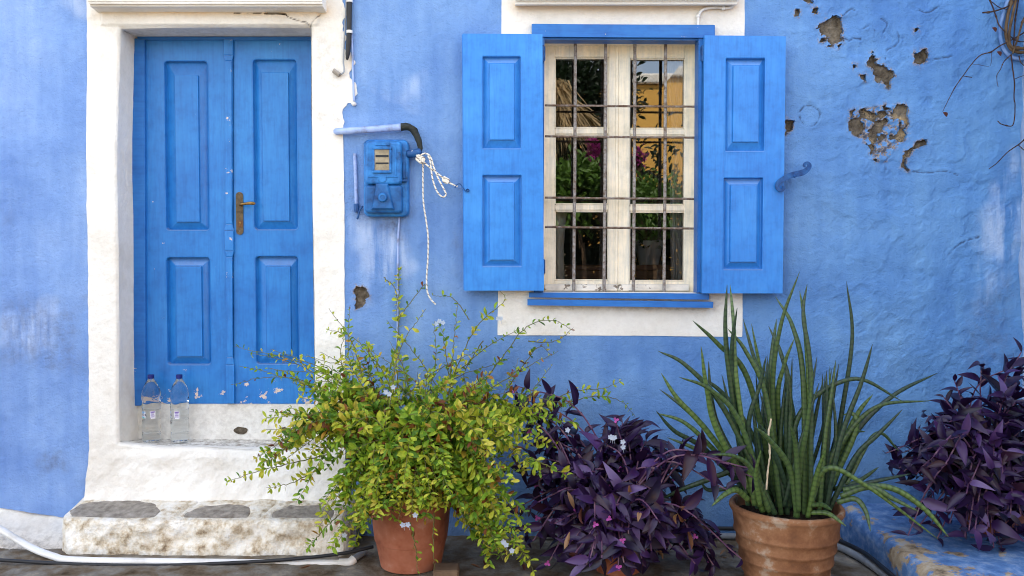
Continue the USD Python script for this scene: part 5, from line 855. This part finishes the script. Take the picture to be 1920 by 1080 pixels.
# ------------------------------------------------------------------ bare vine and conduit loop, top right
dv_ = thing('bare_vine', 'bare brown vine twigs hanging down the wall at top right', 'vine')
zV = lambda q: ([1780 + a / 3.371 for a, _ in q], [b / 3.371 for _, b in q])
for q, r, m in (([(500, 190), (390, 255), (320, 290), (265, 327), (195, 350), (145, 400), (90, 475), (40, 545), (0, 620), (-20, 660), (-42, 705)], (.006, .0025), twig), ([(390, 345), (400, 430), (412, 525), (408, 620), (415, 670), (402, 790), (330, 785), (305, 765)], (.006, .004), twig), ([(385, 350), (345, 390), (325, 435), (300, 480), (308, 550)], (.005, .002), twig), ([(500, 860), (435, 915), (370, 960), (300, 1030), (250, 1070)], (.006, .003), twig), ([(435, 915), (472, 950), (500, 960)], (.004, .003), twig), ([(240, -40), (290, 90), (315, 160), (380, 225), (435, 260), (500, 265)], (.006, .004), twig), ([(210, 80), (290, 70), (370, 40), (430, -10)], (.007, .005), twig), ([(440, -30), (415, 150), (405, 320)], (.006, .006), twig), ([(412, 500), (450, 485), (500, 470)], (.003, .002), twig), ([(90, 480), (120, 485), (143, 490)], (.003, .002), twig), ([(145, 402), (200, 410), (250, 425)], (.002, .0015), twig), ([(268, 330), (268, 370), (262, 415)], (.0025, .0015), twig), ([(440, 350), (455, 400), (500, 430)], (.005, .003), twig), ([(250, 0), (320, 50), (380, 60)], (.004, .003), twig),
                  ([(405, -40), (368, 110), (358, 220), (385, 305), (440, 330), (520, 320)], (.012, .012), vine_bark), ([(430, -40), (395, 120), (378, 230), (400, 300), (520, 300)], (.010, .010), vine_bark), ([(520, 40), (470, 120), (430, 250), (400, 340)], (.008, .006), vine_bark)):
    P = spline(U(*zV(q), -.035 - .02 * rng.random()), 40); P += (noise(P * 40, 5)[:, None] - .5) * .006; rr = np.linspace(r[0], r[1], 40) * (1 + .5 * (noise(P * 70, 3) > .75)); obj('twig' if m is twig else 'vine_stem', tube(P, rr * (.62 if m is twig else .72), 6), m, dv_, smooth=True)
for (a, b) in ((1860, 52), (1768, 211), (1869, 97)):
    c = U(a, b, -.06); Vf, ff = leafset(c[None], np.array([[.6, -.3, -.6]]), np.array([[0, -1., .2]]), .032, .024, .4, .3, 6); obj('withered_leaf', (Vf[0], ff), dry_leaf[2], dv_, smooth=True)
lp_ = thing('conduit_loop', 'pale blue painted conduit bent in a loop behind the bare vine', 'conduit'); q = [(395, -60), (350, 60), (325, 150), (322, 230), (345, 310), (395, 360), (460, 372), (530, 360)]; obj('tube', tube(spline(U(*zV(q), -.018), 50), .0095, 12), simple('faded_blue_conduit', [(.06, .13, .30), (.12, .23, .46), (.24, .34, .54)], 14, .7, .5, 60, .003, .2), lp_, smooth=True)
# ------------------------------------------------------------------ bits on the ground
fallen = []
for k in range(9):
    q = UZ(rng.choice([rng.uniform(880, 1010), rng.uniform(1290, 1390), rng.uniform(560, 720)]), rng.uniform(1030, 1078), .012); 
    if q[1] > -.05: continue
    Vf, ff = leafset(q[None], np.array([[math.cos(k), math.sin(k), .05]]), np.array([[0, .1, 1.]]), rng.uniform(.03, .06), .02, .4, -.3, 6); o = obj('fallen_leaf', (Vf[0], ff), dry_leaf[k % 3], None, smooth=True)
    fallen.append((projected(q[None])[0, 0], o))
for k, (_, o) in enumerate(sorted(fallen, key=lambda a: a[0])):
    o.SetCustomDataByKey('label', f"{'first second third fourth fifth sixth seventh eighth ninth'.split()[k]} small dry brown leaf from the left on the dusty ground"); o.SetCustomDataByKey('category', 'leaf'); o.SetCustomDataByKey('group', 'dry leaves on the ground')
q = UZ(838, 1068, .03); o = obj('timber_block', rough(box(q[0] - .06, q[0] + .055, q[1] - .05, q[1] + .05, -.01, .045, .006), .003, 20, 2, .02), simple('old_timber', [(.10, .06, .035), (.2, .13, .08)], 14, .8, .5, 50)); o.SetCustomDataByKey('label', 'short worn timber block on the ground beside the red clay pot'); o.SetCustomDataByKey('category', 'block')
# ------------------------------------------------------------------ across the street: seen mirrored in the window panes
oh = thing('yellow_house', 'sunlit yellow house across the street, mirrored in the upper panes', 'house')
yw = simple('yellow_render', [(.66, .36, .08), (.74, .42, .10)], 2, .9, .3, 20); ww = simple('pale_parapet', [(.7, .66, .58), (.78, .74, .66)], 3, .9, .2, 20)
obj('wall', box(1.2, 16, -17, -12, -.1, 5.02, .02), yw, oh); obj('parapet', box(1.1, 16.1, -17.1, -11.9, 5.022, 5.22, .03), ww, oh)
for (xa, zz0) in ((5.0, .4), (8.5, .4), (5.0, 2.6), (8.5, 2.6)): obj('window', box(xa, xa + 1, -12.0, -11.93, zz0 + .4, zz0 + 1.7, .01), dark_room, oh)
ww2 = thing('garden_wall', 'grey brown garden wall across the street, behind the shrubs', 'wall'); gs = simple('rubble_wall', [(.12, .10, .075), (.22, .18, .13), (.30, .26, .2)], 5, .9, .8, 12, .03)
obj('wall', box(-14, 1.0, -9.6, -9.3, -.1, 2.3, .03), gs, ww2); obj('coping', box(-14.05, 1.05, -9.68, -9.22, 2.302, 2.38, .02), gs, ww2)
def cloud_tree(name, label, catg, c, rad, n, L, mats, trunk_r, seed, ptn=.35, zmin=.2, lobes_n=14):
    r = np.random.default_rng(seed); t = thing(name, label, catg); c = np.array(c); L_c = c + rnd_unit(lobes_n) * np.array(rad) * .6; P = L_c[r.integers(0, lobes_n, n)] + r.normal(size=(n, 3)) * np.array(rad) * ptn; P = P[P[:, 2] > zmin]; n = len(P); out = P - c; out /= np.linalg.norm(out, axis=1, keepdims=True) + 1e-9
    V, f = leafset(P, out + r.normal(0, .7, (n, 3)), r.normal(0, .5, (n, 3)) + [0, .5, .8], L * r.uniform(.6, 1.3, n), L * .42, .3, .2, 5); obj('crown', merge(V, f), mats, t, smooth=True)
    if trunk_r:
        obj('trunk', tube(spline([[c[0], c[1], -.05], [c[0] + .1, c[1], c[2] * .5], [c[0], c[1] + .05, c[2]]], 14), np.linspace(trunk_r, trunk_r * .5, 14), 10), vine_bark, t, smooth=True)
        for q in L_c[:7]: obj('limb', tube(spline([[c[0], c[1], c[2] * .7], (q + c) / 2 + [0, 0, -.1], q], 10), np.linspace(trunk_r * .4, .02, 10), 7), vine_bark, t, smooth=True)
    return t
tree_m = leafmat('tree_leaf', (.02, .04, .012), ramp=[(0, (.012, .025, .008)), (.6, (.025, .05, .014)), (1, (.05, .10, .02))]); bush_m = leafmat('bush_leaf', (.1, .18, .03), ramp=[(0, (.08, .16, .02)), (.5, (.24, .32, .03)), (1, (.42, .42, .06))]); boug_m = leafmat('bougainvillea_bract', (.5, .05, .3), ramp=[(0, (.45, .04, .25)), (1, (.62, .10, .42))])
cloud_tree('dark_tree', 'dark leafy tree across the street, mirrored in the left panes', 'tree', (.92, -8.3, 3.85), (.72, .9, 1.0), 6000, .14, tree_m, .14, 1)
cloud_tree('garden_bush', 'bright yellow green bush across the street, mirrored in the middle left pane', 'bush', (.86, -6.2, 2.3), (.42, .4, .36), 1800, .12, bush_m, .04, 2)
cloud_tree('garden_bush', 'bright grassy bush across the street, mirrored in the middle right pane', 'bush', (1.85, -6.4, 2.2), (.4, .4, .32), 1500, .11, bush_m, .04, 3)
cloud_tree('bougainvillea', 'pink bougainvillea across the street, mirrored beside the middle panes', 'bougainvillea', (1.17, -6.9, 2.9), (.10, .2, .26), 330, .075, boug_m, .03, 4, .3)
cloud_tree('hanging_creeper', 'thin leafy creeper across the street, mirrored against the yellow house', 'creeper', (1.55, -6.6, 3.4), (.22, .15, .75), 190, .09, tree_m, .015, 5, .3)
cloud_tree('street_hedge', 'dark hedge across the street, mirrored low in the window', 'hedge', (1.45, -7.6, 1.75), (1.5, .5, 1.15), 9000, .13, tree_m, 0, 6, .35, .05, 30)
cloud_tree('bougainvillea', 'small pink bougainvillea across the street, mirrored in the right middle pane', 'bougainvillea', (1.80, -6.9, 2.9), (.08, .15, .14), 130, .07, boug_m, .025, 14, .3)
pt = thing('dry_palm', 'dry straw palm fronds across the street, mirrored in the upper left pane', 'palm'); N = 420; cpt = np.array([.56, -6.5, 3.75]); an = rng.uniform(0, 6.28, N); dvv = np.stack([np.cos(an) * .5 + .25, np.sin(an) * .5, -rng.uniform(.6, 1.5, N)], 1); Vp, fp_ = leafset(cpt + rng.normal(0, .06, (N, 3)), dvv, rnd_unit(N), rng.uniform(.5, 1.1, N), .03, .2, .15, 5, 'palm'); obj('dry_fronds', merge(Vp, fp_), leafmat('straw', (.42, .30, .15), .15, .7), pt, smooth=True); obj('trunk', tube([[.5, -6.6, -.05], [.52, -6.6, 3.6]], [.10, .07], 10), vine_bark, pt)
